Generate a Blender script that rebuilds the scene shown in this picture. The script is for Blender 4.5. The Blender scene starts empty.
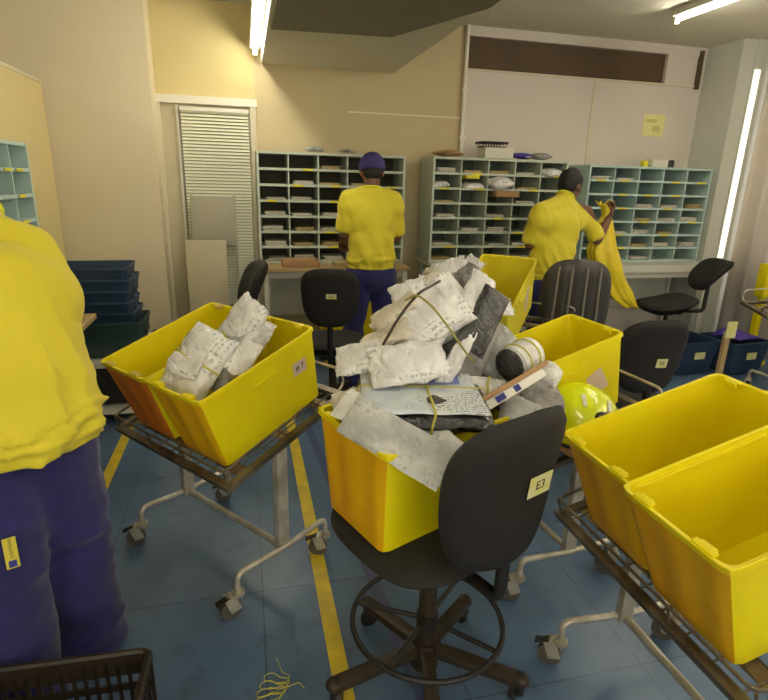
import bpy, bmesh, math, random
from mathutils import Vector, Matrix, Euler, noise
random.seed(7)
PI = math.pi
S = bpy.context.scene
COL = S.collection
RAD = math.radians

# ------------------------------------------------------------------ camera
FPX, PITCH, YAW, ROLL, EYE = 555.0, RAD(16.9), RAD(14.0), RAD(1.55), 1.55
F = Vector((math.sin(YAW)*math.cos(PITCH), math.cos(YAW)*math.cos(PITCH), -math.sin(PITCH)))
R0 = Vector((math.cos(YAW), -math.sin(YAW), 0)); U0 = R0.cross(F)
RT = R0*math.cos(ROLL)+U0*math.sin(ROLL); UP = -R0*math.sin(ROLL)+U0*math.cos(ROLL)
cd = bpy.data.cameras.new('camera'); cam = bpy.data.objects.new('camera', cd); COL.objects.link(cam)
cam.matrix_world = Matrix(((RT.x, UP.x, -F.x, 0), (RT.y, UP.y, -F.y, 0), (RT.z, UP.z, -F.z, EYE), (0, 0, 0, 1)))
cd.sensor_width = 36; cd.sensor_fit = 'HORIZONTAL'; cd.lens = FPX/768*36; cd.clip_start = 0.05
S.camera = cam

# ------------------------------------------------------------------ materials
def lin(c):
    return tuple(((v/255)/12.92 if v/255 <= .04045 else ((v/255+.055)/1.055)**2.4) for v in c)
def mat(name, rgb, rough=.5, metal=0., var=0., vscale=6., bump=0., bscale=40., rgb2=None, spec=.5, emit=0, sheen=0, coat=0, stretch=None, detail=4, trans=0, sss=0):
    m = bpy.data.materials.new(name); m.use_nodes = True
    nt = m.node_tree; b = nt.nodes['Principled BSDF']
    c = lin(rgb)
    b.inputs['Base Color'].default_value = (*c, 1); b.inputs['Roughness'].default_value = rough
    b.inputs['Metallic'].default_value = metal; b.inputs['Specular IOR Level'].default_value = spec
    if coat: b.inputs['Coat Weight'].default_value = coat
    if sheen: b.inputs['Sheen Weight'].default_value = sheen
    if emit:
        b.inputs['Emission Color'].default_value = (*c, 1); b.inputs['Emission Strength'].default_value = emit
    tc = nt.nodes.new('ShaderNodeTexCoord'); mp = nt.nodes.new('ShaderNodeMapping')
    nt.links.new(tc.outputs['Object'], mp.inputs[0])
    if stretch: mp.inputs['Scale'].default_value = stretch
    if var or rgb2:
        n = nt.nodes.new('ShaderNodeTexNoise'); n.inputs['Scale'].default_value = vscale; n.inputs['Detail'].default_value = detail
        nt.links.new(mp.outputs[0], n.inputs[0])
        r = nt.nodes.new('ShaderNodeValToRGB'); r.color_ramp.elements[0].position = .35; r.color_ramp.elements[1].position = .68
        c2 = lin(rgb2) if rgb2 else tuple(v*(1-var) for v in c)
        r.color_ramp.elements[0].color = (*c2, 1); r.color_ramp.elements[1].color = (*c, 1)
        nt.links.new(n.outputs['Fac'], r.inputs[0]); nt.links.new(r.outputs[0], b.inputs['Base Color'])
    if bump:
        n = nt.nodes.new('ShaderNodeTexNoise'); n.inputs['Scale'].default_value = bscale; n.inputs['Detail'].default_value = 3
        nt.links.new(mp.outputs[0], n.inputs[0])
        bp = nt.nodes.new('ShaderNodeBump'); bp.inputs['Strength'].default_value = bump; bp.inputs['Distance'].default_value = .01
        nt.links.new(n.outputs['Fac'], bp.inputs['Height']); nt.links.new(bp.outputs[0], b.inputs['Normal'])
    return m
M = {}
M['tan'] = mat('tan_wall_paint', (204, 187, 146), .7, var=.06, vscale=1.5, bump=.05)
M['yellowish'] = mat('yellow_cream_wall', (214, 197, 142), .7, var=.05, vscale=1.5)
M['column'] = mat('cream_column_paint', (222, 208, 176), .6, var=.05, vscale=1.2)
M['white_wall'] = mat('white_wall_panel', (216, 206, 192), .55, var=.04, vscale=2)
M['ceiling'] = mat('ceiling_paint', (226, 218, 196), .8, var=.05, vscale=1)
M['soffit_grey'] = mat('grey_soffit_board', (140, 133, 110), .7, var=.08, vscale=2)
M['brown'] = mat('brown_recess_board', (92, 72, 48), .7, var=.2, vscale=3)
M['pillar'] = mat('grey_green_pillar_paint', (200, 200, 186), .6, var=.04)
M['trim'] = mat('cream_trim_paint', (214, 204, 176), .5)
M['trim_white'] = mat('white_pipe_paint', (232, 226, 208), .4)
M['door'] = mat('cream_door_panel', (205, 194, 160), .5, var=.04)
M['grey_panel'] = mat('grey_notice_board', (176, 170, 150), .6)
M['blind'] = mat('pale_green_blind', (240, 240, 214), .4)
M['curtain'] = mat('beige_vertical_blind', (236, 224, 206), .8, var=.06, vscale=3, stretch=(1, 1, .2))
M['night'] = mat('dim_door_glass', (150, 150, 124), .2)
M['wood'] = mat('tan_laminate_top', (190, 160, 112), .4, var=.1, vscale=5, stretch=(1, 8, 1))
M['white_lam'] = mat('white_laminate', (214, 212, 196), .4)
M['crate'] = mat('yellow_crate_plastic', (240, 224, 8), .45, rgb2=(236, 214, 8), vscale=5, bump=.03, bscale=150, spec=.4)
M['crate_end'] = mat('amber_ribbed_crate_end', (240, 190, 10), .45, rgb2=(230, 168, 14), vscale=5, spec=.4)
M['crate_b'] = mat('pale_yellow_crate_plastic', (232, 220, 60), .5, rgb2=(226, 208, 40), vscale=4, spec=.4)
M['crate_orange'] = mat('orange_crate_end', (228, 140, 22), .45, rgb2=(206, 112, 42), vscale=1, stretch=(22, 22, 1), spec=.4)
M['crate_scuff'] = mat('worn_crate_rim', (236, 222, 20), .5, rgb2=(214, 184, 110), vscale=26)
M['navy_plastic'] = mat('navy_crate_plastic', (44, 64, 90), .4, var=.25, vscale=8)
M['teal_plastic'] = mat('dark_teal_crate_plastic', (40, 66, 66), .4, var=.2, vscale=8)
M['black_plastic'] = mat('black_plastic', (34, 30, 26), .42, var=.15, vscale=10)
M['black_net'] = mat('black_brown_crate_plastic', (44, 36, 26), .38, var=.2, vscale=10)
M['black_fabric'] = mat('black_upholstery', (29, 26, 24), .8, var=.15, vscale=20, bump=.12, bscale=300)
M['dark_grey'] = mat('dark_grey_cover', (66, 62, 58), .4, var=.15, vscale=6)
M['grey_stripe'] = mat('grey_ribbed_plastic', (132, 126, 116), .35)
M['brown_metal'] = mat('worn_dark_brown_steel', (62, 52, 40), .45, .3, var=.25, vscale=14)
M['steel'] = mat('dull_zinc_steel', (208, 203, 188), .36, .45, rgb2=(172, 164, 146), vscale=14)
M['steel_dark'] = mat('dark_steel_wire', (132, 120, 98), .4, .5, rgb2=(80, 70, 54), vscale=10)
M['bed_steel'] = mat('tan_steel_strip', (186, 166, 122), .45, .2, rgb2=(132, 108, 74), vscale=12)
M['rubber'] = mat('grey_brown_rubber', (96, 90, 80), .55, var=.2, vscale=20)
M['shirt'] = mat('yellow_shirt_cloth', (222, 206, 48), .78, rgb2=(214, 196, 38), vscale=4, bump=.06, bscale=260, sheen=.15)
M['navy_cloth'] = mat('navy_blue_trouser_cloth', (36, 33, 100), .85, rgb2=(29, 27, 82), vscale=5, bump=.08, bscale=240, sheen=.2)
M['cap'] = mat('navy_cap_cloth', (66, 56, 112), .85, bump=.1, bscale=300)
M['skin'] = mat('brown_skin', (150, 104, 76), .5, var=.08, vscale=12)
M['skin_d'] = mat('deep_brown_skin', (120, 80, 58), .5, var=.08, vscale=12)
M['hair'] = mat('black_hair', (24, 19, 18), .6, bump=.5, bscale=200)
M['eye'] = mat('dark_eye', (30, 22, 18), .2)
M['shoe'] = mat('black_shoe_leather', (28, 26, 26), .4)
M['sole'] = mat('shoe_sole', (18, 18, 18), .8)
M['shelf_frame'] = mat('pale_green_grey_shelf', (196, 204, 186), .5, var=.05, vscale=8)
M['shelf_frame2'] = mat('pale_aqua_shelf', (186, 208, 200), .5, var=.05, vscale=8)
M['shelf_in'] = mat('dark_olive_shelf_back', (74, 70, 50), .7, var=.1)  # slot shade is put into the back colours, darkest here, lightest in aqua
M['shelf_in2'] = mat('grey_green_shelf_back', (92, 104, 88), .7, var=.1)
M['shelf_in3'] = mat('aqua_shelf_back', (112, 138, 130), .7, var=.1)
M['tag_yellow'] = mat('yellow_shelf_label', (226, 212, 40), .6)
M['sticker'] = mat('yellow_green_sticker', (214, 212, 110), .5, rgb2=(222, 218, 176), vscale=30)
M['sticker_w'] = mat('pinkish_white_sticker', (220, 196, 178), .5)
M['ink'] = mat('dark_ink', (66, 60, 26), .6)
M['ink_b'] = mat('blue_ink', (40, 46, 130), .6)
M['paper'] = mat('white_paper', (232, 228, 216), .6)
M['kraft'] = mat('kraft_card', (176, 136, 92), .7, var=.1)
M['twine'] = mat('yellow_green_twine', (196, 188, 70), .6)
M['twine_d'] = mat('olive_twine', (150, 142, 72), .6)
M['helmet'] = mat('neon_yellow_shell', (236, 246, 0), .25, coat=.4)
M['visor'] = mat('dark_vent', (60, 40, 40), .2)
M['bag'] = mat('translucent_yellow_bag', (238, 214, 40), .35, rgb2=(228, 200, 36), vscale=6, bump=.2, bscale=30)
M['purple'] = mat('purple_cloth', (70, 50, 150), .7)
M['line_yellow'] = mat('yellow_floor_paint', (226, 200, 44), .4, rgb2=(196, 170, 50), vscale=12)
M['line_purple'] = mat('faded_violet_floor_stripe', (74, 72, 116), .35, rgb2=(70, 86, 112), vscale=4)

def mailer(name, rgb, rgb2, rough=.25, ink=.35, inkcol=(70, 70, 78), scale=1.0):
    """crinkled poly mailer with lines of illegible print in patches"""
    m = bpy.data.materials.new(name); m.use_nodes = True; nt = m.node_tree; N = nt.nodes; L = nt.links
    b = N['Principled BSDF']; b.inputs['Roughness'].default_value = rough; b.inputs['Specular IOR Level'].default_value = .6
    tc = N.new('ShaderNodeTexCoord')
    n1 = N.new('ShaderNodeTexNoise'); n1.inputs['Scale'].default_value = 9; L.new(tc.outputs['Object'], n1.inputs[0])
    r1 = N.new('ShaderNodeValToRGB'); r1.color_ramp.elements[0].position = .4; r1.color_ramp.elements[1].position = .6
    r1.color_ramp.elements[0].color = (*lin(rgb2), 1); r1.color_ramp.elements[1].color = (*lin(rgb), 1); L.new(n1.outputs['Fac'], r1.inputs[0])
    # print: rows (wave in y) x glyph noise (stretched) x patch mask
    mp = N.new('ShaderNodeMapping'); mp.inputs['Scale'].default_value = (150*scale, 48*scale, 40); L.new(tc.outputs['Object'], mp.inputs[0])
    n2 = N.new('ShaderNodeTexNoise'); n2.inputs['Scale'].default_value = 1; n2.inputs['Detail'].default_value = 1; L.new(mp.outputs[0], n2.inputs[0])
    w = N.new('ShaderNodeTexWave'); w.bands_direction = 'Y'; w.inputs['Scale'].default_value = 17*scale; L.new(tc.outputs['Object'], w.inputs[0])
    n3 = N.new('ShaderNodeTexNoise'); n3.inputs['Scale'].default_value = 9; n3.inputs['Detail'].default_value = 0; L.new(tc.outputs['Object'], n3.inputs[0])
    def gt(sock, v):
        x = N.new('ShaderNodeMath'); x.operation = 'GREATER_THAN'; x.inputs[1].default_value = v; L.new(sock, x.inputs[0]); return x.outputs[0]
    def mul(a, c):
        x = N.new('ShaderNodeMath'); x.operation = 'MULTIPLY'; L.new(a, x.inputs[0])
        if isinstance(c, float): x.inputs[1].default_value = c
        else: L.new(c, x.inputs[1])
        return x.outputs[0]
    k = mul(mul(mul(gt(n2.outputs['Fac'], .5), gt(w.outputs['Fac'], .55)), gt(n3.outputs['Fac'], .58)), float(ink))
    mx = N.new('ShaderNodeMix'); mx.data_type = 'RGBA'; L.new(k, mx.inputs['Factor']); L.new(r1.outputs[0], mx.inputs['A']); mx.inputs['B'].default_value = (*lin(inkcol), 1)
    L.new(mx.outputs['Result'], b.inputs['Base Color'])
    v = N.new('ShaderNodeTexNoise'); v.inputs['Scale'].default_value = 26; v.inputs['Detail'].default_value = 5; v.inputs['Distortion'].default_value = 1.4
    L.new(tc.outputs['Object'], v.inputs[0])
    bp = N.new('ShaderNodeBump'); bp.inputs['Strength'].default_value = .75; bp.inputs['Distance'].default_value = .014
    L.new(v.outputs['Fac'], bp.inputs['Height']); L.new(bp.outputs[0], b.inputs['Normal'])
    return m
M['mail_white'] = mailer('white_poly_mailer', (240, 238, 234), (216, 213, 208), ink=.42)
M['mail_cream'] = mailer('cream_poly_mailer', (222, 214, 194), (192, 182, 160))
M['mail_grey'] = mailer('grey_poly_mailer', (156, 152, 146), (120, 116, 110), ink=.3)
M['mail_clear'] = mailer('cloudy_clear_mailer', (196, 196, 190), (164, 164, 158), rough=.15, ink=.25)
M['mail_black'] = mailer('black_poly_mailer', (62, 60, 58), (44, 42, 40), rough=.2, ink=0)
M['mail_label'] = mailer('printed_address_sheet', (226, 230, 230), (206, 214, 222), rough=.3, ink=.75, inkcol=(60, 66, 90), scale=1.5)

def floor_mat():
    m = bpy.data.materials.new('blue_painted_floor'); m.use_nodes = True; nt = m.node_tree; N = nt.nodes; L = nt.links
    b = N['Principled BSDF']; b.inputs['Specular IOR Level'].default_value = .5
    tc = N.new('ShaderNodeTexCoord')
    n = N.new('ShaderNodeTexNoise'); n.inputs['Scale'].default_value = 1.6; n.inputs['Detail'].default_value = 6; L.new(tc.outputs['Object'], n.inputs[0])
    r = N.new('ShaderNodeValToRGB'); r.color_ramp.elements[0].position = .32; r.color_ramp.elements[1].position = .7
    r.color_ramp.elements[0].color = (*lin((76, 97, 122)), 1); r.color_ramp.elements[1].color = (*lin((93, 121, 152)), 1); L.new(n.outputs['Fac'], r.inputs[0])
    # rubber sheet seams
    br = N.new('ShaderNodeTexBrick'); br.offset = 0; br.inputs['Scale'].default_value = 1; br.inputs['Brick Width'].default_value = .62; br.inputs['Row Height'].default_value = .62
    br.inputs['Mortar Size'].default_value = .003; br.inputs['Mortar Smooth'].default_value = .3
    br.inputs['Color1'].default_value = (1, 1, 1, 1); br.inputs['Color2'].default_value = (.93, .93, .93, 1); br.inputs['Mortar'].default_value = (.5, .5, .5, 1)
    L.new(tc.outputs['Object'], br.inputs['Vector'])
    mx = N.new('ShaderNodeMix'); mx.data_type = 'RGBA'; mx.blend_type = 'MULTIPLY'; mx.inputs['Factor'].default_value = 1
    L.new(r.outputs[0], mx.inputs['A']); L.new(br.outputs['Color'], mx.inputs['B'])
    # scuffs
    n2 = N.new('ShaderNodeTexNoise'); n2.inputs['Scale'].default_value = 9; n2.inputs['Detail'].default_value = 8; n2.inputs['Distortion'].default_value = 1; L.new(tc.outputs['Object'], n2.inputs[0])
    r2 = N.new('ShaderNodeValToRGB'); r2.color_ramp.elements[0].position = .3; r2.color_ramp.elements[0].color = (.72, .72, .72, 1); r2.color_ramp.elements[1].position = .46; r2.color_ramp.elements[1].color = (1, 1, 1, 1)
    L.new(n2.outputs['Fac'], r2.inputs[0])
    mx2 = N.new('ShaderNodeMix'); mx2.data_type = 'RGBA'; mx2.blend_type = 'MULTIPLY'; mx2.inputs['Factor'].default_value = .8
    L.new(mx.outputs['Result'], mx2.inputs['A']); L.new(r2.outputs[0], mx2.inputs['B']); L.new(mx2.outputs['Result'], b.inputs['Base Color'])
    r3 = N.new('ShaderNodeMapRange'); r3.inputs['To Min'].default_value = .2; r3.inputs['To Max'].default_value = .42; L.new(n.outputs['Fac'], r3.inputs['Value']); L.new(r3.outputs[0], b.inputs['Roughness'])
    return m
M['floor'] = floor_mat()

# ------------------------------------------------------------------ mesh helpers
class MB:
    def __init__(s): s.b = bmesh.new()
    def _x(s, vs, loc, rot):
        m = Matrix.Translation(Vector(loc)) @ (rot if isinstance(rot, Matrix) else Euler(rot).to_matrix().to_4x4())
        bmesh.ops.transform(s.b, matrix=m, verts=vs)
    def box(s, c, size, rot=(0, 0, 0), bev=0):
        r = bmesh.ops.create_cube(s.b, size=1); vs = r['verts']
        bmesh.ops.scale(s.b, vec=Vector(size), verts=vs)
        if bev:
            es = list({e for v in vs for e in v.link_edges})
            g = bmesh.ops.bevel(s.b, geom=es, offset=bev, segments=2, profile=.6, affect='EDGES')
            vs = list({v for f in g['faces'] for v in f.verts} | {v for v in vs if v.is_valid})
        s._x(vs, c, rot); return s
    def cyl(s, c, r, h, rot=(0, 0, 0), seg=20, r2=None):
        g = bmesh.ops.create_cone(s.b, cap_ends=True, segments=seg, radius1=r, radius2=r if r2 is None else r2, depth=h)
        s._x(g['verts'], c, rot); return s
    def seg(s, a, b, r, r2=None, n=12):
        a = Vector(a); b = Vector(b); d = b-a
        if d.length < 1e-6: return s
        q = d.to_track_quat('Z', 'Y').to_matrix().to_4x4()
        return s.cyl((a+b)/2, r, d.length, q, n, r2)
    def ball(s, c, r, rot=(0, 0, 0), n=16):
        g = bmesh.ops.create_uvsphere(s.b, u_segments=n, v_segments=max(6, n*2//3), radius=1)
        rr = (r, r, r) if not hasattr(r, '__len__') else r
        bmesh.ops.scale(s.b, vec=Vector(rr), verts=g['verts']); s._x(g['verts'], c, rot); return s
    def cap(s, a, b, ra, rb=None, n=14):
        rb = ra if rb is None else rb
        s.seg(a, b, ra, rb, n); s.ball(a, ra, n=n); s.ball(b, rb, n=n); return s
    def tube(s, pts, r, n=8, closed=False):
        pts = [Vector(p) for p in pts]; k = len(pts); rings = []; prev = None
        for i, p in enumerate(pts):
            if closed: t = (pts[(i+1) % k]-pts[i-1])
            else: t = pts[min(i+1, k-1)]-pts[max(i-1, 0)]
            t.normalize()
            if prev is None:
                u = t.orthogonal().normalized()
            else:
                u = (prev-t*prev.dot(t)).normalized()
            prev = u; w = t.cross(u)
            rings.append([s.b.verts.new(p+(u*math.cos(2*PI*j/n)+w*math.sin(2*PI*j/n))*r) for j in range(n)])
        for i in range(k if closed else k-1):
            A = rings[i]; B = rings[(i+1) % k]
            for j in range(n):
                s.b.faces.new((A[j], A[(j+1) % n], B[(j+1) % n], B[j]))
        if not closed:
            s.b.faces.new(list(reversed(rings[0]))); s.b.faces.new(rings[-1])
        return s
    def poly(s, pts, h):
        """prism from a list of (x,y) at z=pts z, extruded by h in z"""
        vs = [s.b.verts.new(Vector(p)) for p in pts]; f = s.b.faces.new(vs)
        g = bmesh.ops.extrude_face_region(s.b, geom=[f])
        bmesh.ops.translate(s.b, vec=Vector((0, 0, h)), verts=[v for v in g['geom'] if isinstance(v, bmesh.types.BMVert)])
        bmesh.ops.recalc_face_normals(s.b, faces=s.b.faces[:]); return s
    def xf(s, m):
        bmesh.ops.transform(s.b, matrix=m, verts=s.b.verts[:]); return s
    def build(s, name, m, parent=None, smooth=True, angle=40):
        bmesh.ops.recalc_face_normals(s.b, faces=s.b.faces[:])
        me = bpy.data.meshes.new(name); s.b.to_mesh(me); s.b.free()
        return put(name, me, m, parent, smooth, angle)
def put(name, me, m, parent=None, smooth=True, angle=40):
    if not me.materials: me.materials.append(M[m] if isinstance(m, str) else m)
    else: me.materials[0] = M[m] if isinstance(m, str) else m
    if smooth:
        me.polygons.foreach_set('use_smooth', [True]*len(me.polygons))
        if angle: me.set_sharp_from_angle(angle=RAD(angle))
    o = bpy.data.objects.new(name, me); COL.objects.link(o)
    if parent: o.parent = parent
    return o
def tag(o, label, cat, group=None):
    o['label'] = label; o['category'] = cat
    if group: o['group'] = group
    return o
def thing(name, label, cat, loc=(0, 0, 0), rz=0, group=None):
    o = bpy.data.objects.new(name, None); COL.objects.link(o); o.location = loc; o.rotation_euler = (0, 0, rz)
    o.empty_display_size = .05
    return tag(o, label, cat, group)
def struct(o): o['kind'] = 'structure'; return o
def copy_tree(o, parent=None):
    c = o.copy(); COL.objects.link(c); c.parent = parent
    for ch in list(o.children): copy_tree(ch, c)
    return c
def dup(o, loc, rz, label, group=None):
    c = copy_tree(o); c.location = loc; c.rotation_euler = (0, 0, rz); c['label'] = label
    if group: c['group'] = group
    return c
def sbox(name, lo, hi, m):
    c = [(a+b)/2 for a, b in zip(lo, hi)]; z = [abs(b-a) for a, b in zip(lo, hi)]
    return struct(MB().box(c, z).build(name, m, None, False))
def arc(c, r, a0, a1, n, plane='xy', z=0):
    out = []
    for i in range(n+1):
        a = a0+(a1-a0)*i/n
        out.append((c[0]+r*math.cos(a), c[1]+r*math.sin(a), z))
    return out
def fillet(pts, r, n=5):
    """round the corners of a polyline"""
    P = [Vector(p) for p in pts]; out = [P[0]]
    for i in range(1, len(P)-1):
        a, b, c = P[i-1], P[i], P[i+1]; d1 = (a-b); d2 = (c-b); rr = min(r, d1.length*.48, d2.length*.48)
        p0 = b+d1.normalized()*rr; p1 = b+d2.normalized()*rr
        for k in range(n+1):
            t = k/n; out.append(p0*(1-t)**2+b*2*t*(1-t)+p1*t*t)
    out.append(P[-1]); return out
def text_mesh(name, s, size, m, parent, mw, depth=.0008):
    cu = bpy.data.curves.new(name, 'FONT'); cu.body = s; cu.size = size; cu.extrude = depth; cu.align_x = 'CENTER'; cu.align_y = 'CENTER'
    t = bpy.data.objects.new(name+'_tmp', cu); COL.objects.link(t)
    dg = bpy.context.evaluated_depsgraph_get(); me = bpy.data.meshes.new_from_object(t.evaluated_get(dg))
    bpy.data.objects.remove(t); o = put(name, me, m, parent, False); o.matrix_local = mw; return o

# ------------------------------------------------------------------ room
ZC, YW = 2.87, 5.15
struct(MB().box((.6, 1.3, -.05), (9.4, 9.6, .1)).build('floor', 'floor', None, False))
sbox('ceiling', (-3.5, -3.5, ZC), (5.3, 5.9, ZC+.1), 'ceiling')
sbox('wall_far_tan', (.12, YW, 0), (1.97, YW+.12, ZC), 'tan')
sbox('wall_far_above_door', (-.68, YW, 2.14), (.12, YW+.12, ZC), 'yellowish')
sbox('wall_far_white', (1.97, YW-.02, 0), (5.1, YW+.12, 2.53), 'white_wall')
sbox('trim_1', (1.97, YW-.03, 2.79), (5.1, YW+.12, ZC), 'white_wall')
sbox('wall_far_recess', (1.97, YW+.02, 2.53), (4.02, YW+.12, 2.79), 'brown')
sbox('trim_2', (4.02, YW-.02, 2.53), (4.38, YW+.12, 2.79), 'white_wall')
sbox('trim_3', (4.36, YW-.05, 2.50), (4.40, YW-.02, 2.84), 'brown')
sbox('trim_4', (4.40, YW-.02, 2.53), (5.1, YW+.12, 2.79), 'white_wall')
sbox('trim_5', (1.97, YW-.035, 2.515), (4.40, YW-.015, 2.53), 'trim')
sbox('trim_6', (3.255, YW-.028, 0.9), (3.285, YW-.018, 2.515), 'trim')
sbox('wall_column', (-3.5, 4.9, 0), (-.66, YW+.1, ZC), 'column')
sbox('wall_left', (-3.55, -3.5, 0), (-3.45, 4.9, ZC), 'column')
sbox('wall_back', (-3.5, -3.6, 0), (5.2, -3.5, ZC), 'column')
sbox('wall_left_partition', (-1.46, .2, 0), (-1.40, 4.89, 2.17), 'yellowish')
sbox('trim_7', (-1.465, .2, 2.165), (-1.395, 4.89, 2.185), 'trim')
sbox('wall_right', (4.95, -3.5, 0), (5.05, YW, ZC), 'white_wall')
sbox('wall_pillar', (4.45, 4.70, 0), (4.60, YW-.02, ZC), 'pillar')
M['daylight'] = mat('daylight_gap', (255, 250, 238), emit=2.2)  # glow of the fill panes added behind the viewer
M['daylight_thin'] = mat('daylight_gap_between_blinds', (255, 246, 226), emit=.75)
sbox('window_2', (4.605, 4.67, .9), (4.665, 4.70, 2.62), 'daylight_thin')
sbox('trim_9', (4.60, 4.68, 0), (4.95, 4.72, 2.87), 'pillar')
sbox('trim_19', (.9, YW-.006, 2.115), (1.95, YW, 2.125), 'trim_white')
# white conduit in the corner between tan and white wall
struct(MB().seg((1.955, YW-.03, 1.8), (1.955, YW-.03, ZC), .018).box((1.955, YW-.03, 2.35), (.05, .05, .03)).box((1.955, YW-.03, 1.95), (.05, .05, .03)).build('trim_10', 'trim_white'))
# door with blind
sbox('trim_11', (-.68, YW-.05, 0), (-.63, YW+.04, 2.16), 'trim')
sbox('trim_12', (.07, YW-.05, 0), (.12, YW+.04, 2.16), 'trim')
sbox('trim_13', (-.69, YW-.056, 2.11), (.13, YW-.001, 2.17), 'trim_white')
sbox('door_1', (-.63, YW+.0, 0), (.07, YW+.06, 2.11), 'door')
sbox('window_1', (-.5, YW-.012, .3), (.06, YW-.002, 2.09), 'night')
sbox('trim_14', (-.515, YW-.03, .3), (-.495, YW-.0, 2.1), 'trim_white')
# bulkhead
bk = MB(); bk.box((.74, 3.7, 2.66), (1.12, 2.9, .42)); struct(bk.build('ceiling_bulkhead', 'ceiling', None, False))
bk = MB(); bk.poly([(.20, 2.28, 2.425), (1.28, 2.28, 2.425), (1.28, 3.07, 2.425), (.95, 3.83, 2.425), (.20, 3.90, 2.425)], .024)
struct(bk.build('ceiling_bulkhead_panel', 'soffit_grey', None, False))

# venetian blind
vb = thing('venetian_blind', 'pale green horizontal-slat blind hanging over the glass of the cream door', 'blind', (-.21, YW-.06, 1.0))
MB().box((0, 0, 1.07), (.54, .04, .03)).build('head_rail', 'trim_white', vb)
b = MB()
for i in range(62):
    b.box((0, 0, 1.05-i*.026), (.53, .025, .0016), (RAD(50), 0, 0))
o = b.build('slats', 'blind', vb, False); o['kind'] = 'stuff'
b = MB()
for x in (-.2, .2): b.seg((x, -.014, 1.05), (x, -.014, -.56), .0015, n=6)
b.build('ladder_cord', 'trim_white', vb)
# boards standing in front of the door
t = thing('display_board', 'flat grey board raised in front of the door blind', 'board', (-.26, 4.99, .0))
MB().box((0, 0, 1.19), (.36, .02, .40), bev=.004).build('board_panel', 'grey_panel', t)
b = MB(); b.box((-.17, .02, .70), (.02, .02, 1.4)).box((.17, .02, .70), (.02, .02, 1.4)); b.build('frame', 'grey_panel', t)
MB().box((-.20, -.005, 1.0), (.06, .03, .04)).build('bracket', 'brown_metal', t)
tag(MB().box((-.335, 4.93, .52), (.33, .03, 1.04), bev=.004).build('cabinet_panel', 'door'), 'tall cream flat panel leaning below the grey board', 'panel')

# curtains (vertical blind on right wall)
ct = MB(); pts = []
n = 160
for i in range(n+1):
    y = 4.64-i*(6.4/n); x = 4.73-.028*math.sin(i*1.15)+.012*math.sin(i*.37+1)
    pts.append((x, y))
for i in range(n):
    a = pts[i]; c = pts[i+1]
    vs = [ct.b.verts.new((a[0], a[1], .03)), ct.b.verts.new((c[0], c[1], .03)), ct.b.verts.new((c[0]+.003, c[1], 2.8)), ct.b.verts.new((a[0]+.003, a[1], 2.8))]
    ct.b.faces.new(vs)
bmesh.ops.remove_doubles(ct.b, verts=ct.b.verts[:], dist=1e-5)
c = ct.build('curtain', 'curtain', None, True, 80); md = c.modifiers.new('s', 'SOLIDIFY'); md.thickness = .003
nt = M['curtain'].node_tree; pb = nt.nodes['Principled BSDF']; tl_ = nt.nodes.new('ShaderNodeBsdfTranslucent'); tl_.inputs[0].default_value = (*lin((226, 222, 216)), 1)
mxs = nt.nodes.new('ShaderNodeMixShader'); mxs.inputs[0].default_value = .4
nt.links.new(pb.outputs[0], mxs.inputs[1]); nt.links.new(tl_.outputs[0], mxs.inputs[2]); nt.links.new(mxs.outputs[0], nt.nodes['Material Output'].inputs[0])
M['daylight_soft'] = mat('daylight_behind_blind', (250, 250, 255), emit=1.5)
sbox('window_6', (4.90, -2.2, .5), (4.93, 4.2, 2.7), 'daylight_soft')
tag(c, 'long beige pleated curtain covering the right-hand wall', 'curtain')

# floor markings
def stripe(name, label, p0, p1, w, m, z=.0015):
    a = Vector((*p0, 0)); d = Vector((*p1, 0))-a; q = math.atan2(d.y, d.x)
    o = MB().box((0, 0, 0), (d.length, w, .003)).build(name, m, None, False)
    o.location = (a+d/2)+Vector((0, 0, z)); o.rotation_euler = (0, 0, q); return tag(o, label, 'floor line')
stripe('floor_line', 'long yellow stripe painted on the floor running under the swivel chair', (.245, -.5), (.225, 3.9), .058, 'line_yellow')
stripe('floor_line', 'short yellow stripe painted on the floor behind the bending worker', (-.78, 1.9), (-.78, 4.1), .055, 'line_yellow')
stripe('floor_line', 'faded violet stripe on the floor beside the long yellow stripe', (.50, .9), (.33, 3.4), .045, 'line_purple', .0012)
stripe('floor_line', 'thin yellow stripe on the floor before the blue crates at far right', (3.0, 3.35), (4.8, 3.35), .05, 'line_yellow')

# ------------------------------------------------------------------ ceiling lights
def tube_light(name, label, loc, rz, length, emit, size=.24, power=0):
    t = thing(name, label, 'ceiling light', loc, rz, None)
    MB().box((0, 0, .045), (length+.04, .08, .05), bev=.008).build('housing', 'trim_white', t)
    for sx in (-1, 1): MB().box((sx*(length/2+.005), 0, .0), (.02, .04, .06), bev=.004).build('lamp_holder', 'trim', t)
    MB().seg((-length/2, 0, 0), (length/2, 0, 0), .013, n=14).build('fluorescent_tube', M['lamp'], t)
    return t
M['lamp'] = mat('lit_fluorescent_tube', (255, 250, 232), emit=1)
M['lamp'].node_tree.nodes['Principled BSDF'].inputs['Emission Strength'].default_value = 34
tube_light('ceiling_light', 'lit fluorescent tube fixture on the ceiling at upper right', (3.30, 3.58, 2.80), RAD(90), 1.2, 8)
tube_light('ceiling_light', 'lit fluorescent tube along the left side of the ceiling bulkhead', (.13, 3.95, 2.52), RAD(90), 2.2, 8)
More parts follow.
